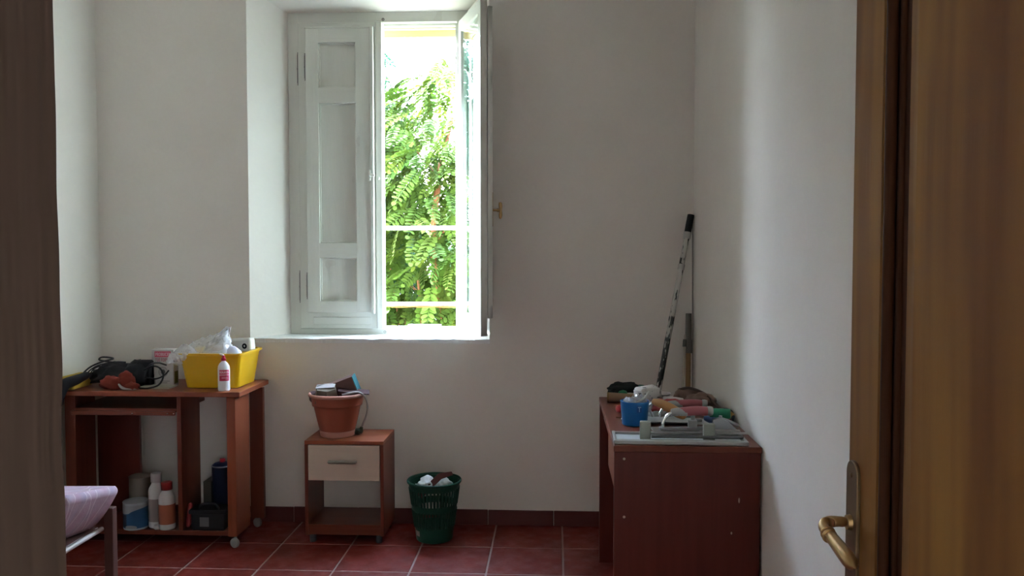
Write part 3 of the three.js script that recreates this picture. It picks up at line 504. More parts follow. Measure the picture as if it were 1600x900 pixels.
{
  const t = thing('black_bag', 'slumped black nylon bag lying on the left half of the computer desk', 'bag', [-2.11, .743, 4.08]);
  const nylon = plain(.011, .011, .013, .55);
  part('bag_body', [blob(-2.16, .743, 4.1, .125, .062, .075, .34, 2.3, 2.2, { crease: .6, detail: 5 }), blob(-2.04, .75, 4.08, .07, .066, .05, .28, 2.4, 5.2, { crease: .6, detail: 5 })], nylon, t);
  part('side_flap', bx(-2.04, -1.966, .744, .874, 4.06, 4.10, .012, 1, 2), nylon, t);
  part('strap', [capsuleBar([P(-2.22, .82, 3.98), P(-2.27, .795, 3.94), P(-2.31, .775, 3.91), P(-2.325, .735, 3.888), P(-2.33, .665, 3.886)], [.015, .024, .028, .03, .018], 10)], nylon, t);
  const c = thing('black_cable', 'black cable looped over the top of the black bag and past the printed carton', 'cable', [-2.1, .743, 4.05]);
  part('cable_loop', tube([P(-2.28, .80, 3.98), P(-2.235, .845, 3.99), P(-2.18, .872, 4.0), P(-2.13, .887, 4.02), P(-2.19, .892, 4.03), P(-2.2, .88, 4.02), P(-2.13, .872, 4.0), P(-2.06, .865, 4.0)], .0042, 80), M.rubber, c);
  part('cable_loop', tube([P(-2.25, .80, 3.975), P(-2.225, .835, 3.98), P(-2.18, .86, 3.985), P(-2.11, .872, 4.0), P(-2.06, .872, 4.0)], .0036, 60), M.rubber, c);
  part('cable_loop', tube([P(-2.22, .80, 3.97), P(-2.215, .83, 3.975), P(-2.19, .85, 3.98), P(-2.14, .86, 3.985)], .003, 40), M.rubber, c);
  part('cable_loop', tube([P(-1.97, .842, 4.03), P(-1.94, .863, 4.02), P(-1.905, .868, 4.015), P(-1.865, .858, 4.01)], .0042, 40), M.rubber, c);
  part('cable_loop', tube([P(-1.985, .83, 4.03), P(-1.935, .852, 4.01), P(-1.895, .846, 4.0), P(-1.872, .815, 3.99), P(-1.878, .785, 3.985), P(-1.9, .762, 3.985), P(-1.945, .75, 3.985), P(-1.99, .749, 3.99)], .0042, 70), M.rubber, c);
  part('cable_loop', tube([P(-1.98, .795, 4.03), P(-1.93, .79, 4.02), P(-1.89, .80, 4.0), P(-1.865, .815, 3.995), P(-1.845, .835, 3.99)], .0038, 50), M.rubber, c);
  single('red_cloth', [blob(-2.115, .743, 3.985, .062, .036, .03, .32, 2.0, 3.7, { crease: .5 }), blob(-2.055, .748, 3.992, .042, .046, .028, .3, 2.1, 8.7, { crease: .5 }), blob(-2.02, .744, 3.975, .035, .02, .02, .3, 2.2, 5.7, { crease: .5 })], plain(.15, .022, .012, .85), 'bunched orange-red cloth tucked into the front of the black bag', 'cloth', [-2.09, .743, 3.985]);
  single('white_strap', capsuleBar([P(-2.075, .775, 3.955), P(-2.055, .757, 3.95), P(-2.03, .749, 3.955), P(-1.99, .747, 3.975)], [.004, .007, .005, .004], 10), plain(.30, .25, .22, .7), 'short pale strap end lying in front of the red cloth', 'strap', [-2.04, .743, 3.96]);
  const y = thing('yellow_tray', 'yellow-brown tray at the left end of the computer desk beside the black bag', 'tray', [-2.318, .743, 4.03]);
  part('tray_body', tub(.03, .085, .034, .09, .062, .003, .012, .004), plain(.50, .33, .04, .5), y, true);
}
// ---- bottles, tins and tools on the bottom shelf
const SH = .0735;
{
  const t = thing('paint_tin', 'blue and white paint tin at the left end of the bottom shelf', 'tin', [-2.02, SH, 3.995]);
  const lab = canvasTex(256, 128, (c, w, h) => { c.fillStyle = '#1b4a6c'; c.fillRect(0, 0, w, h); c.fillStyle = '#9a9a9a'; c.beginPath(); c.moveTo(0, 0); c.lineTo(w, 0); c.lineTo(w, 14); c.quadraticCurveTo(150, 20, 120, 44); c.quadraticCurveTo(60, 56, 0, 40); c.fill(); c.fillStyle = '#12233a'; c.fillRect(20, 52, 80, 70); c.fillStyle = '#8a8a8a'; c.beginPath(); c.ellipse(130, 122, 40, 12, 0, 0, 7); c.fill(); });
  part('tin_body', lathe([[0, 0], [.057, 0], [.058, .002], [.058, .124], [.060, .127], [.058, .13], [.052, .13], [.05, .124], [0, .124]], -2.02, SH, 3.995, 36), std({ color: lin(.4, .42, .45), roughness: .4, metalness: .5 }), t);
  const g = new THREE.CylinderGeometry(.0586, .0586, .11, 36, 1, true, -1.6, 3.2); g.translate(-2.02, SH + .064, -3.995); part('label', clean(g), std({ map: lab, roughness: .6, side: THREE.DoubleSide }), t);
  const b = thing('tall_tin', 'tall dull grey-brown tin behind the blue paint tin', 'tin', [-2.06, SH, 4.13]);
  part('tin_body', lathe([[0, 0], [.055, 0], [.056, .004], [.056, .08], [.057, .085], [.056, .09], [.056, .21], [.058, .214], [.054, .216], [.052, .21], [0, .21]], -2.06, SH, 4.13, 30), plain(.20, .17, .14, .5, .2), b);
  const bottle = (name, label, x, d, h, r, body, capr, capm, lm) => {
    const q = thing(name, label, 'bottle', [x, SH, d]);
    part('bottle_body', lathe([[0, 0], [r - .003, 0], [r, .005], [r, h * .66], [r * .92, h * .72], [capr * .9, h * .8], [capr * .8, h * .86], [0, h * .86]], x, SH, d, 28), body, q);
    part('cap', lathe([[0, h * .835], [capr, h * .835], [capr, h * .99], [capr * .85, h], [0, h]], x, SH, d, 22), capm, q);
    const g = new THREE.CylinderGeometry(r + .0008, r + .0008, h * .42, 24, 1, true); g.translate(x, SH + h * .33, -d); part('label', clean(g), lm, q);
    return q;
  };
  bottle('plastic_bottle', 'taller white plastic bottle with a wide white cap on the bottom shelf', -1.925, 4.01, .262, .037, plain(.6, .58, .55, .4), .025, plain(.5, .48, .46, .5), std({ color: lin(.26, .2, .18), roughness: .6, side: THREE.DoubleSide }));
  bottle('plastic_bottle', 'shorter white plastic bottle with red cap and orange label on the bottom shelf', -1.862, 3.985, .226, .038, plain(.55, .54, .52, .4), .026, plain(.20, .014, .012, .45), std({ color: lin(.30, .085, .04), roughness: .7, side: THREE.DoubleSide }));
  single('tissue_ball', blob(-1.905, SH, 3.965, .016, .014, .014, .3, 2.2, 1.4, { crease: .5, detail: 3 }), plain(.5, .48, .46, .8), 'small pale crumpled ball between the two white bottles', 'paper', [-1.905, SH, 3.965]);
  const k = thing('solvent_can', 'dark blue cylindrical can with a small red cap in the right bay of the shelf', 'can', [-1.648, SH, 4.13]);
  part('can_body', lathe([[0, 0], [.047, 0], [.048, .003], [.048, .268], [.049, .271], [.047, .274], [.035, .285], [.017, .29], [0, .29]], -1.648, SH, 4.13, 32), plain(.008, .012, .032, .35), k);
  part('top_rim', lathe([[.046, .269], [.0495, .270], [.0495, .275], [.046, .2755]], -1.648, SH, 4.13, 32), M.steel, k);
  part('cap', lathe([[0, .286], [.0135, .286], [.0135, .303], [.011, .306], [0, .306]], -1.645, SH, 4.13, 18), plain(.32, .02, .03, .4), k);
  const c = thing('black_tool_case', 'low black plastic tool case with a grey label on the bottom shelf', 'case', [-1.665, SH, 4.0]);
  part('case_body', [bx(-1.735, -1.57, SH, SH + .085, 3.955, 4.06, .012, 1, 2), bx(-1.745, -1.562, SH + .078, SH + .1, 3.95, 4.065, .008, 1, 2)], M.black, c);
  part('label', bx(-1.69, -1.645, SH + .02, SH + .065, 3.9535, 3.956, .001), plain(.12, .12, .12, .5), c);
  part('handle', tube([P(-1.70, SH + .098, 3.975), P(-1.69, SH + .118, 3.975), P(-1.655, SH + .126, 3.975), P(-1.62, SH + .12, 3.975), P(-1.605, SH + .098, 3.975)], .007, 40), M.rubber, c);
  single('dark_folder', bx(-1.728, -1.69, SH, SH + .20, 4.09, 4.2, .002), plain(.07, .065, .05, .7), 'upright dark folder between the middle upright and the blue can', 'folder', [-1.71, SH, 4.15]);
  single('red_tool', capsuleBar([P(-1.752, SH + .012, 3.965), P(-1.750, SH + .06, 3.975), P(-1.747, SH + .125, 3.99)], [.008, .012, .011, .013, .009]), plain(.20, .02, .02, .5), 'dark red tool handle leaning beside the middle desk upright', 'tool', [-1.75, SH, 3.97]);
  const q = thing('green_bottle', 'small green bottle half hidden behind the right desk upright', 'bottle', [-1.585, SH, 4.15]);
  part('bottle_body', lathe([[0, 0], [.028, 0], [.03, .004], [.03, .13], [.024, .15], [.011, .17], [.011, .19], [0, .19]], -1.585, SH, 4.15, 24), plain(.03, .07, .04, .3), q);
  part('cap', lathe([[0, .188], [.0125, .188], [.0125, .205], [0, .206]], -1.585, SH, 4.15, 18), plain(.4, .42, .36, .5), q);
}
// ---- chair at the lower left
{
  const t = thing('chair', 'wooden chair with a patterned pink cushion at the lower left by the doorway', 'chair', [-1.78, 0, 2.8]);
  const wood = plain(.085, .038, .03, .5), fab = std({ map: canvasTex(512, 512, (c, w, h) => {
    c.fillStyle = '#a58b97'; c.fillRect(0, 0, w, h); for (let k = 0; k < 26; k++) { const x = (k * 197) % 512, y = (k * 331) % 512; const g = c.createRadialGradient(x, y, 4, x, y, 90); g.addColorStop(0, k % 2 ? 'rgba(145,138,165,.5)' : 'rgba(172,130,150,.45)'); g.addColorStop(1, 'rgba(200,180,190,0)'); c.fillStyle = g; c.fillRect(0, 0, w, h); }
    c.strokeStyle = '#cfbfc4'; c.lineWidth = 5; for (let k = 0; k < 6; k++) { c.beginPath(); for (let y = -10; y <= 530; y += 12) { const x = k * 92 + 30 + 38 * Math.sin(y * .012 + k * 1.9); y < 0 ? c.moveTo(x, y) : c.lineTo(x, y); } c.stroke(); }
  }), roughness: .9, bumpMap: noiseBump(60, 60, 130), bumpScale: .001 });
  fab.map.wrapS = fab.map.wrapT = THREE.RepeatWrapping; fab.map.repeat.set(3.4, 3.4);
  const s = new THREE.Shape(); s.moveTo(-2.02, .557); s.lineTo(-1.70, .560); s.quadraticCurveTo(-1.62, .562, -1.588, .562); s.quadraticCurveTo(-1.582, .556, -1.588, .545); s.quadraticCurveTo(-1.62, .475, -1.66, .436); s.quadraticCurveTo(-1.71, .395, -1.80, .392); s.lineTo(-2.0, .39); s.quadraticCurveTo(-2.06, .39, -2.06, .47); s.quadraticCurveTo(-2.06, .574, -2.02, .574);
  const g = clean(new THREE.ExtrudeGeometry(s, { depth: .30, bevelEnabled: true, bevelSize: .012, bevelThickness: .02, bevelSegments: 4, curveSegments: 18 })); g.translate(0, -.562, 0); g.rotateX(-.17); g.translate(-.03, .532, -3.03);
  part('cushion', uvBox(g, 1, .15), fab, t);
  for (const [x, d, h] of [[-1.64, 3.05, .46], [-2.02, 3.05, .46], [-1.64, 2.62, .385], [-2.02, 2.62, .385]]) part('leg', bx(x - .017, x + .017, 0, h, d - .017, d + .017, .004), wood, t);
  part('seat_rail', rod(P(-1.665, .383, 3.035), P(-1.665, .383, 2.62), .0085, .0085, 12), plain(.42, .36, .34, .4), t, false, 'pale metal rail');
  part('seat_rail', rod(P(-2.0, .383, 3.035), P(-2.0, .383, 2.62), .0085, .0085, 12), plain(.42, .36, .34, .4), t, false, 'pale metal rail');
  part('seat', bx(-2.03, -1.68, .374, .388, 2.62, 3.04, .004), wood, t);
}
// ---------------------------------------------------------------- middle: bedside cabinet, pot, waste basket
{
  const t = thing('bedside_cabinet', 'small wooden bedside cabinet with a cream drawer under the window', 'cabinet', [-1.01, 0, 4.16]);
  const L = -1.2, R = -.818, F = 4.018, B = 4.3;
  part('top', bx(L, R, .48, .498, F, B, .002, 0), M.cherry, t);
  part('side_panel', bx(L, L + .016, .038, .48, F + .001, B, .0015), M.mahogany, t); part('side_panel', bx(R - .016, R, .038, .48, F + .001, B, .0015), M.mahogany, t);
  part('shelf', bx(L + .016, R - .016, .075, .092, F + .002, B, .0015, 0), M.mahogany, t, false, 'open lower shelf');
  part('plinth', bx(L + .016, R - .016, .042, .075, F + .004, F + .02, .0015, 0), M.mahogany, t);
  part('back_panel', bx(L + .016, R - .016, .3, .48, B - .006, B, .0005), M.mahogany, t);
  const d = part('drawer', bx(L + .0185, R - .0185, .307, .477, F - .002, F + .016, .002, 0), M.cream, t);
  part('drawer_box', bx(L + .022, R - .022, .312, .44, F + .017, B - .03, .002), M.cream, d);
  part('handle', [capsuleBar([P(-1.085, .401, F - .022), P(-1.01, .402, F - .026), P(-.94, .401, F - .022)], [.0075, .009, .009, .0075], 12), rod(P(-1.075, .401, F - .022), P(-1.075, .401, F), .005), rod(P(-.95, .401, F - .022), P(-.95, .401, F), .005)], plain(.20, .18, .15, .4, .6), d);
  for (const [x, dd] of [[L + .03, F + .03], [R - .03, F + .03], [L + .03, B - .03], [R - .03, B - .03]]) part('foot', lathe([[0, 0], [.014, 0], [.016, .004], [.015, .04], [0, .04]], x, 0, dd, 16), plain(.06, .06, .065, .5), t);
}
{
  const x = -1.072, d = 4.15, y = .4982, t = thing('flower_pot', 'terracotta-coloured plastic flower pot standing on the bedside cabinet', 'pot', [x, y, d]);
  const terr = plain(.25, .062, .034, .55), rimM = plain(.42, .19, .15, .5);
  part('pot_body', lathe([[0, .002], [.075, .002], [.084, .028], [.087, .032], [.098, .075], [.108, .12], [.114, .148], [.1145, .15], [.1215, .152], [.123, .16], [.1265, .196], [.128, .2], [.124, .2], [.119, .16], [.108, .13], [.08, .02], [0, .02]], x, y, d, 48), terr, t);
  part('base_ring', lathe([[.06, 0], [.079, 0], [.083, .004], [.0875, .026], [.086, .03], [.08, .03]], x, y, d, 48), rimM, t);
  part('rim', lathe([[.122, .198], [.134, .197], [.1395, .2], [.141, .206], [.1385, .212], [.132, .214], [.126, .211], [.122, .204]], x, y, d, 56), rimM, t);
  const Q = (g, rx, ry, rz, px, py, pd) => g.applyQuaternion(new THREE.Quaternion().setFromEuler(new THREE.Euler(rx, ry, rz))).translate(px, py, -pd);
  const a = thing('grey_wedge', 'grey-brown tapered block with a pale top edge lying in the flower pot', 'block', [x - .045, y + .19, d - .04]);
  part('block_body', Q(toCreasedNormals(clean(new THREE.CylinderGeometry(.050, .066, .066, 6, 1)), .4), .3, .3, -.05, x - .04, y + .214, d - .055), plain(.11, .085, .06, .75), a);
  part('block_top', Q(bx(-.05, .042, 0, .004, -.03, .028, .002), .2, .1, .05, x - .04, y + .249, d - .05), plain(.30, .27, .26, .8), a);
  part('block_side', Q(bx(-.035, .035, -.03, .02, -.03, .03, .01), .1, .5, .1, x - .10, y + .198, d - .01), plain(.06, .035, .035, .7), a);
  const b = thing('dark_box', 'dark brown box with a teal end tilted at the back of the flower pot', 'box', [x + .03, y + .2, d + .02]);
  const q = [.05, .08, .36];
  part('box_body', Q(bx(-.075, .065, -.05, .05, -.045, .045, .003), ...q, x + .03, y + .226, d + .02), plain(.10, .048, .04, .55), b);
  part('box_end', Q(bx(.065, .068, -.05, .05, -.045, .045, .001), ...q, x + .03, y + .226, d + .02), plain(.012, .085, .095, .5), b);
  part('box_flap', Q(bx(-.06, .09, -.003, .003, -.03, .03, .001), .2, .2, -.16, x + .075, y + .226, d - .035), plain(.05, .022, .022, .8), b);
  const c = thing('power_cord', 'grey power cord hanging out of the flower pot down to its dark plug', 'cord', [x + .1, y + .2, d]);
  part('cord', tube([P(x + .05, y + .216, d - .105), P(x + .075, y + .222, d - .098), P(x + .105, y + .226, d - .08), P(x + .125, y + .222, d - .065), P(x + .148, y + .2, d - .05), P(x + .158, y + .16, d - .04), P(x + .15, y + .11, d - .02), P(x + .128, y + .06, d), P(x + .115, y + .032, d + .01)], .0048, 70), plain(.28, .26, .25, .5), c);
  part('plug', [capsuleBar([P(x + .12, y + .042, d + .005), P(x + .113, y + .026, d + .01), P(x + .105, y + .016, d + .012)], [.006, .009, .016, .017], 12), capsuleBar([P(x + .108, y + .017, d + .01), P(x + .085, y + .016, d + .015)], [.015, .016, .014], 12), rod(P(x + .088, y + .02, d + .02), P(x + .07, y + .02, d + .022), .0024), rod(P(x + .088, y + .012, d + .02), P(x + .07, y + .012, d + .022), .0024)], plain(.035, .045, .03, .5), c);
}
{
  const x = -.588, d = 4.115, t = thing('waste_basket', 'dark green slotted plastic waste basket on the floor right of the cabinet', 'basket', [x, 0, d]);
  const g = plain(.013, .055, .037, .4), rad = (h) => .088 + (.126 - .088) * h / .29;
  const band = (a, b, th = .0025) => lathe([[rad(a), a], [rad(b), b], [rad(b) - th, b], [rad(a) - th, a], [rad(a), a]], x, 0, d, 56);
  const w = [lathe([[0, .002], [.084, .002], [.088, .006], [rad(.075), .075], [rad(.075) - .0025, .075], [.085, .008], [0, .008]], x, 0, d, 56), band(.15, .182), band(.255, .285)];
  for (const [a, b] of [[.07, .155], [.178, .26]]) for (let k = 0; k < 40; k++) { const th = k / 40 * Math.PI * 2, c = Math.cos(th), s = Math.sin(th); const q = rod(new THREE.Vector3(x + c * (rad(a) - .0013), a, -d + s * (rad(a) - .0013)), new THREE.Vector3(x + c * (rad(b) - .0013), b, -d + s * (rad(b) - .0013)), .0042, .0046, 6); w.push(q); }
  part('basket_wall', w, g, t);
  part('rim', lathe([[.123, .282], [.1275, .281], [.1325, .284], [.1335, .291], [.130, .296], [.125, .294], [.123, .288]], x, 0, d, 56), g, t);
  const st = new THREE.CylinderGeometry(rad(.05) + .0012, rad(.03) + .0012, .026, 8, 1, true, -1.05, .34); st.translate(x, .045, -d); part('sticker', clean(st), plain(.42, .33, .31, .6), t);
  for (const [n, px, pd, s, o, lab] of [['crumpled_paper', -.03, -.035, .05, 2.1, 'left white crumpled paper in the green waste basket'], ['crumpled_paper', .045, -.02, .042, 5.3, 'right white crumpled paper in the green waste basket']])
    single(n, blob(x + px, .275, d + pd, s, s * .8, s, .4, 2, o, { crease: .8, flat: false }), plain(.6, .58, .55, .8), lab, 'paper', [x + px, .25, d + pd]);
  single('cardboard_scrap', plate([[-.075, -.05], [-.06, -.075], [.03, .028], [.085, .052], [.075, .066], [.03, .056], [.012, .05]], .004, P(x + .01, .285, d - .06), [-.35, .2, -.05]), plain(.10, .03, .028, .75), 'torn dark brown cardboard scrap poking out of the green waste basket', 'cardboard', [x + .01, .26, d - .06]);
}
// ---------------------------------------------------------------- right: writing desk with tools
const RH = .753;
{
  const t = thing('writing_desk', 'dark red-brown wooden desk with a solid end panel against the right wall', 'desk', [.44, 0, 3.35]);
  const L = .196, R = .686, N0 = 2.862, F = 3.832;
  part('desktop', bx(L, R, RH - .021, RH, N0 - .004, F, .003, 2, 2), M.mahogany, t);
  part('end_panel', bx(L + .002, R - .003, 0, RH - .021, N0, N0 + .024, .002), M.mahoganyRed, t);
  part('end_panel', bx(L + .002, R - .003, .01, RH - .021, F - .03, F - .006, .002), M.mahoganyRed, t);
  part('back_board', bx(R - .02, R - .004, .3, RH - .021, N0 + .024, F - .03, .001, 2), M.mahoganyRed, t);
  part('drawer', bx(L + .003, L + .02, .602, RH - .026, N0 + .028, N0 + .34, .002, 2), M.cherry, t);
  part('apron', bx(L + .02, L + .036, .66, RH - .021, N0 + .34, F - .03, .001, 2), M.mahoganyRed, t);
  part('stretcher', bx(L + .2, L + .22, .12, .2, N0 + .024, F - .03, .001, 2), M.mahoganyRed, t);
  for (const [x, y, r, s] of [[.231, .708, .0048, 1], [.232, .511, .0048, 1], [.613, .573, .0045, 2.1], [.589, .462, .003, 1.6]]) { const g = lathe([[0, 0], [r, 0], [r * .9, .001], [0, .0014]], 0, 0, 0, 12).rotateX(Math.PI / 2).scale(s > 2 ? .7 : 1, s, 1).translate(x, y, -(N0 + .0002)); part('screw_cap', g, plain(.45, .33, .27, .5), t); }
}
{
  // bench for cutting tiles: flat frame with two upright blocks
  const t = thing('tile_cutter', 'flat grey metal frame with two upright blocks at the near end of the right desk', 'tile cutter', [.42, RH, 2.96]);
  const R = (g) => g.translate(-.42, 0, 2.96).rotateY(-.022).translate(.42, 0, -2.96);
  const alu = plain(.40, .40, .37, .4, .25), blk = plain(.27, .28, .235, .6);
  part('base_plate', R(bx(.212, .635, RH + .0005, RH + .004, 2.9, 3.025, .001)), plain(.62, .65, .66, .5), t);
  part('frame', [R(bx(.2, .646, RH + .0005, RH + .013, 2.876, 2.902, .002, 0)), R(bx(.206, .646, RH + .0005, RH + .012, 3.02, 3.036, .002, 0)), R(bx(.2, .21, RH + .0005, RH + .0135, 2.876, 3.036, .002, 2)), R(bx(.637, .648, RH + .0005, RH + .0135, 2.876, 3.036, .002, 2))], alu, t);
  part('block', R(bx(.292, .328, RH + .002, RH + .066, 2.935, 2.962, .004, 1, 2)), blk, t); part('block', R(bx(.507, .545, RH + .002, RH + .062, 2.93, 2.957, .004, 1, 2)), blk, t);
  part('block_flange', R(bx(.3, .35, RH + .0625, RH + .0655, 2.945, 2.958, .001)), alu, t);
  part('guide_rod', [R(rod(P(.33, RH + .016, 2.928), P(.64, RH + .018, 2.932), .005)), R(rod(P(.32, RH + .01, 2.905), P(.52, RH + .009, 2.905), .004))], plain(.12, .12, .12, .4, .5), t);
}
const pinkGrip = plain(.32, .095, .105, .55), greyGrip = plain(.32, .32, .30, .55);
function trowel(name, label, x, d, turn, o = {}) {           // local: blade in the xz plane, handle along x above it
  const t = thing(name, label, 'trowel', [x, RH + (o.y ?? 0), d]); t.rotation.y = turn; t.scale.y = .88; if (o.tilt) t.rotation.z = o.tilt;
  part('blade', clean(new RoundedBoxGeometry(.25, .0014, .11, 1, .0006)).translate(.01, .002, 0), o.blade ?? M.steel, t, true);
  part('spine', clean(new RoundedBoxGeometry(.17, .012, .022, 2, .003)).translate(-.005, .0088, 0), plain(.28, .28, .29, .35, .7), t, true);
  part('bracket', tube([new THREE.Vector3(-.075, .012, 0), new THREE.Vector3(-.078, .028, 0), new THREE.Vector3(-.07, .05, 0), new THREE.Vector3(-.055, .068, 0), new THREE.Vector3(-.035, .075, 0)], .0058, 30, 10).scale(1, 1, 1.5), M.chrome, t, true);
  part('post', [rod(new THREE.Vector3(.028, .012, 0), new THREE.Vector3(.03, .066, 0), .007, .008), clean(new RoundedBoxGeometry(.03, .03, .02, 1, .003)).translate(.028, .028, 0)], greyGrip, t, true);
  const g = part('grip', capsuleBar([new THREE.Vector3(-.045, .073, 0), new THREE.Vector3(0, .077, 0), new THREE.Vector3(.045, .079, 0), new THREE.Vector3(.088, .077, 0)], [.014, .0165, .0175, .0185, .019, .0185, .017], 18), o.grip ?? pinkGrip, t, true);
  part('grip_ends', [capsuleBar([new THREE.Vector3(.078, .0785, 0), new THREE.Vector3(.1, .0775, 0)], [.018, .0195, .017], 18), capsuleBar([new THREE.Vector3(-.05, .0725, 0), new THREE.Vector3(-.02, .0755, 0), new THREE.Vector3(.012, .0735, .0035)], [.0145, .0165, .0172, .014], 16)], greyGrip, t, true);
  return t;
}
trowel('plastering_trowel', 'front plastering trowel with pink and grey grip on a chrome bracket beside the tile cutter', .46, 3.055, .08, { y: .0135 });
trowel('plastering_trowel', 'second plastering trowel with pink and grey-green grip behind the front one', .475, 3.26, -.05, { y: .004, blade: plain(.3, .3, .29, .5, .5) });
{
  const w = thing('wooden_trowel', 'trowel with an orange-brown wooden handle lying behind the blue beaker', 'trowel', [.41, RH, 3.2]);
  part('blade', plate([[-.09, -.05], [.08, -.06], [.12, 0], [.08, .06], [-.09, .05]], .002, P(.41, RH + .018, 3.24), [-Math.PI / 2 + .05, 0, 0]), plain(.42, .42, .39, .45, .3), w);
  part('handle', capsuleBar([P(.365, RH + .085, 3.24), P(.405, RH + .078, 3.2), P(.45, RH + .058, 3.155), P(.475, RH + .05, 3.13)], [.012, .016, .0185, .018, .014], 16), plain(.38, .18, .06, .55), w);
  part('tang', tube([P(.37, RH + .08, 3.24), P(.355, RH + .06, 3.25), P(.37, RH + .025, 3.25)], .005, 20), M.steel, w);
  const r = thing('green_handled_tool', 'tool with a thick green plastic handle to the right of the front trowel', 'tool', [.6, RH, 3.13]);
  part('grip', rod(P(.565, RH + .06, 3.14), P(.632, RH + .062, 3.12), .0185, .0185, 20), plain(.015, .17, .09, .45), r);
  part('grip_end', rod(P(.631, RH + .062, 3.1203), P(.634, RH + .0621, 3.1195), .017, .0165, 20), plain(.012, .13, .07, .5), r);
  part('shank', [rod(P(.572, RH + .04, 3.16), P(.6, RH + .008, 3.2), .008), capsuleBar([P(.545, RH + .045, 3.15), P(.575, RH + .036, 3.13), P(.61, RH + .034, 3.12)], [.012, .015, .012])], plain(.05, .09, .2, .45), r);
  const c = thing('metal_clamp', 'grey metal clamp lying at the right end of the tile cutter', 'clamp', [.6, RH, 3.06]);
  part('clamp_bar', [bx(.55, .645, RH + .014, RH + .026, 3.0, 3.02, .002, 0), bx(.555, .66, RH + .02, RH + .024, 2.96, 2.985, .001, 0)], M.steel, c);
  part('jaw', [plate([[0, 0], [.085, -.0], [.05, .03], [.02, .042], [.0, .035]], .016, P(.555, RH + .022, 3.04)), rod(P(.583, RH + .03, 3.04), P(.583, RH + .07, 3.04), .006)], plain(.33, .33, .34, .4, .6), c);
  part('lever', capsuleBar([P(.58, RH + .06, 3.05), P(.61, RH + .048, 3.06), P(.655, RH + .028, 3.07)], [.005, .007, .006]), plain(.3, .3, .32, .35, .7), c);
}
{
  const x = .298, d = 3.215, t = thing('plastic_beaker', 'blue plastic beaker holding crinkled clear film near the front of the right desk', 'beaker', [x, RH, d]);
  const blue = plain(.012, .13, .36, .32);
  part('beaker_body', lathe([[0, .001], [.044, .001], [.047, .004], [.0535, .088], [.055, .09], [.053, .0915], [.0508, .089], [.044, .008], [0, .006]], x, RH, d, 44), blue, t);
  const mk = canvasTex(64, 64, (c) => { c.fillStyle = '#0f4c8c'; c.fillRect(0, 0, 64, 64); c.fillStyle = '#a9c3dc'; c.fillRect(14, 10, 40, 9); c.fillRect(28, 10, 9, 46); });
  const g = new THREE.CylinderGeometry(.0537, .0521, .026, 6, 1, true, .05, .38); g.translate(x, RH + .067, -d); part('mark', clean(g), std({ map: mk, roughness: .4 }), t);
  const film = new THREE.MeshPhysicalMaterial({ color: lin(.9, .9, .92), roughness: .18, transmission: .55, thickness: 0, side: THREE.DoubleSide });
  single('clear_film', [blob(x - .012, RH + .082, d, .034, .026, .034, .6, 2.6, 2.7, { crease: 1.1, flat: false }), blob(x + .016, RH + .092, d - .004, .028, .022, .026, .6, 2.8, 6.4, { crease: 1.1, flat: false })], film, 'crinkled clear film stuffed into the blue beaker', 'film', [x, RH + .07, d]);
  single('paper_strip', capsuleBar([P(x + .0, RH + .088, d - .03), P(x + .03, RH + .1, d - .02), P(x + .055, RH + .125, d + .01)], [.003, .0055, .004], 10), plain(.42, .40, .34, .75), 'curled off-white paper strip sticking out of the blue beaker', 'paper', [x + .03, RH + .09, d]);
  const lump = thing('plaster_lump', 'lumpy off-white block spotted with grey behind the blue beaker', 'block', [.372, RH, 3.45]);
  const lt = std({ roughness: .9, map: dataTex(128, 128, (u, v) => mix([.80, .79, .76], [.28, .28, .27], Math.max(0, Math.min(1, (tn(u, v, 13, 13, 140) - .76) * 6)))) }); lt.map.repeat.set(9, 9);
  const lb = clean(new RoundedBoxGeometry(.094, .056, .075, 6, .016)), lp = lb.attributes.position;
  for (let i = 0; i < lp.count; i++) { const x0 = lp.getX(i), y0 = lp.getY(i), z0 = lp.getZ(i), k = 1 + .16 * N.noise(x0 * 32 + 2, y0 * 32, z0 * 32) + .08 * N.noise(x0 * 80, y0 * 80, z0 * 80 + 4); lp.setXYZ(i, x0 * k, y0 * k, z0 * k); }
  const lbs = toCreasedNormals(lb, .9); lbs.rotateY(.35).rotateZ(.1).translate(.372, RH + .078, -3.45); uvBox(lbs);
  part('lump_body', lbs, lt, lump);
  part('lump_foot', blob(.378, RH, 3.45, .04, .03, .035, .2, 2, 6, {}), lt, lump);
  const gl = thing('work_gloves', 'black work gloves with green trim heaped at the far left of the right desk', 'gloves', [.31, RH, 3.77]);
  part('glove', blob(.305, RH + .03, 3.77, .072, .026, .045, .3, 1.9, 2.6, { crease: .4 }), plain(.012, .014, .013, .75), gl); part('glove', blob(.27, RH + .01, 3.76, .035, .03, .04, .35, 2, 7.6, { crease: .4 }), plain(.012, .014, .013, .75), gl);
  part('cuff', [blob(.375, RH + .035, 3.765, .02, .018, .03, .2, 2, 3, { detail: 3 }), blob(.292, RH + .018, 3.715, .02, .018, .016, .15, 2, 5, { detail: 3 })], plain(.015, .14, .07, .6), gl);
  const tb = thing('wooden_baton', 'short thick brown wooden baton lying in front of the black gloves', 'stick', [.29, RH, 3.7]);
  part('baton', rod(P(.226, RH + .021, 3.7), P(.37, RH + .02, 3.68), .021, .017, 18), plain(.26, .155, .095, .65), tb);
  part('baton_end', rod(P(.2245, RH + .021, 3.7002), P(.232, RH + .021, 3.6995), .0213, .0213, 18), plain(.20, .12, .045, .7), tb);
  const sc = thing('screwdriver', 'small screwdriver with a round red handle left of the blue beaker', 'screwdriver', [.257, RH, 3.45]);
  part('handle', capsuleBar([P(.247, RH + .016, 3.44), P(.262, RH + .017, 3.45), P(.275, RH + .015, 3.46)], [.011, .016, .015, .009], 16), plain(.36, .035, .04, .4), sc);
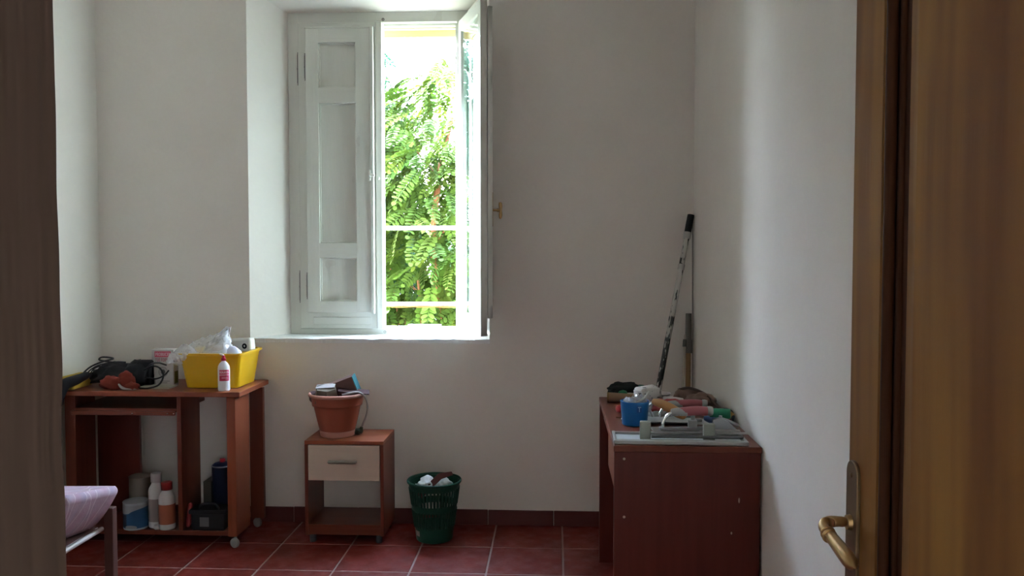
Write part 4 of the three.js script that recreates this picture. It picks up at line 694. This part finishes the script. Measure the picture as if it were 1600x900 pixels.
  part('shaft', rod(P(.272, RH + .014, 3.457), P(.33, RH + .006, 3.49), .003), M.steel, sc);
  single('plastic_peg', lathe([[0, 0], [.007, 0], [.007, .022], [0, .024]], .298, RH, 3.5, 14), plain(.4, .1, .09, .45), 'tiny pale red peg standing beside the red screwdriver', 'peg', [.298, RH, 3.5]);
  single('nail', rod(P(.238, RH + .003, 3.34), P(.268, RH + .003, 3.33), .0028), plain(.2, .12, .08, .5, .4), 'thin dark nail lying at the left edge of the right desk', 'nail', [.25, RH, 3.335]);
  single('nut', lathe([[.003, 0], [.0065, 0], [.0065, .012], [.003, .012]], .258, RH, 3.28, 6), M.chrome, 'small shiny metal nut beside the blue beaker', 'nut', [.258, RH, 3.28]);
  single('white_roll', capsuleBar([P(.43, RH + .052, 3.46), P(.47, RH + .05, 3.45), P(.515, RH + .046, 3.44)], [.016, .0175, .0175, .016], 18), plain(.62, .58, .58, .6), 'white roll of tape or fabric behind the second trowel', 'roll', [.47, RH + .03, 3.45]);
  single('white_bowl', lathe([[0, .004], [.02, .004], [.04, .03], [.042, .034], [.038, .034], [.02, .01], [0, .008]], .445, RH + .02, 3.62, 30).rotateX(0), plain(.66, .60, .57, .5), 'small white bowl behind the white roll', 'bowl', [.445, RH, 3.62]);
  single('red_rag', blob(.44, RH, 3.4, .06, .038, .045, .4, 2, 2.9, { crease: .6 }), plain(.36, .07, .07, .8), 'crumpled red rag under the white roll', 'rag', [.44, RH, 3.4]);
  const lg = thing('leather_pouch', 'brown leather tool pouch at the back right of the right desk', 'pouch', [.6, RH, 3.6]);
  part('pouch_body', [blob(.60, RH, 3.55, .062, .036, .06, .3, 1.8, 1.2, { crease: .4 }), blob(.56, RH, 3.68, .05, .038, .05, .3, 1.8, 4.8, { crease: .4 })], plain(.19, .12, .095, .7), lg);
  part('strap', tube([P(.53, RH + .06, 3.68), P(.57, RH + .072, 3.64), P(.62, RH + .06, 3.55), P(.66, RH + .02, 3.46)], .006, 40), plain(.07, .04, .03, .6), lg);
  single('scraper_handle', capsuleBar([P(.62, RH + .022, 3.36), P(.65, RH + .024, 3.32), P(.672, RH + .02, 3.27)], [.014, .02, .021, .016], 16), plain(.30, .16, .045, .55), 'yellow-brown wooden scraper handle by the right wall', 'handle', [.65, RH, 3.31]);
  single('dark_red_grip', capsuleBar([P(.60, RH + .018, 3.24), P(.63, RH + .018, 3.22), P(.655, RH + .016, 3.2)], [.01, .014, .011], 14), plain(.12, .02, .025, .5), 'dark red tool grip under the green handle', 'grip', [.63, RH, 3.22]);
  single('black_hose', tube([P(.655, RH + .01, 3.22), P(.677, RH + .022, 3.28), P(.678, RH + .03, 3.36), P(.66, RH + .02, 3.44)], .007, 40), M.rubber, 'short black hose against the right wall on the right desk', 'hose', [.67, RH, 3.32]);
  single('grey_float', blob(.40, RH, 3.29, .06, .022, .03, .2, 1.6, 3.2, {}), plain(.36, .36, .33, .6), 'rounded grey plaster float under the wooden trowel', 'float', [.40, RH, 3.29]);
}
// poles leaning in the corner behind the right desk
{
  const A = P(.348, .001, 4.02), B = P(.672, 1.585, 4.315), at = (k) => A.clone().lerp(B, k), t = thing('paint_pole', 'long black pole splashed with white paint leaning in the corner behind the desk', 'pole', [.348, 0, 4.02]);
  const drip = dataTex(128, 512, (u, v) => { const c = tn(u, v, 8, 40, 151) * .55 + tn(u, v, 22, 110, 152) * .45, w = v > .62 && v < .94 ? .40 : v > .94 ? .74 : .70; return c > w ? [.74, .72, .69] : [.09, .075, .065]; });
  part('shaft', rod(A, at(.995), .0145, .0135, 18), std({ map: drip, roughness: .6 }), t);
  part('end_grip', [rod(at(.945), B, .017, .017, 16)], M.black, t);
  part('joint', [rod(at(.83), at(.845), .017, .017, 16), rod(at(.925), at(.945), .018, .019, 16)], plain(.45, .43, .4, .5), t);
  const w = thing('broom_handle', 'shorter brown wooden pole with a dark grey head standing in the corner', 'pole', [.645, 0, 4.24]);
  const a = P(.65, .001, 4.22), b = P(.664, 1.095, 4.31), c = (k) => a.clone().lerp(b, k);
  part('shaft', rod(a, c(.9), .0125, .0125, 14), plain(.30, .175, .08, .55), w);
  part('head', [rod(c(.86), b, .0165, .0145, 14), rod(c(.82), c(.88), .02, .019, 14)], plain(.14, .125, .11, .6), w);
  const s = thing('thin_stick', 'thin pale stick leaning beside the shorter brown pole', 'stick', [.59, 0, 4.12]);
  part('stick', rod(P(.575, .001, 4.1), P(.648, .99, 4.3), .006, .006, 10), plain(.5, .43, .36, .6), s);
  part('clip', rod(P(.642, .93, 4.286), P(.646, .965, 4.294), .011, .011, 10), plain(.06, .055, .05, .5), s);
  single('thin_rod', rod(P(.682, .001, 4.25), P(.684, 1.57, 4.338), .003, .003, 8), plain(.38, .34, .31, .5), 'very thin grey rod standing against the right wall beside the long pole', 'rod', [.682, 0, 4.25]);
}
renderer.render(scene, camera);
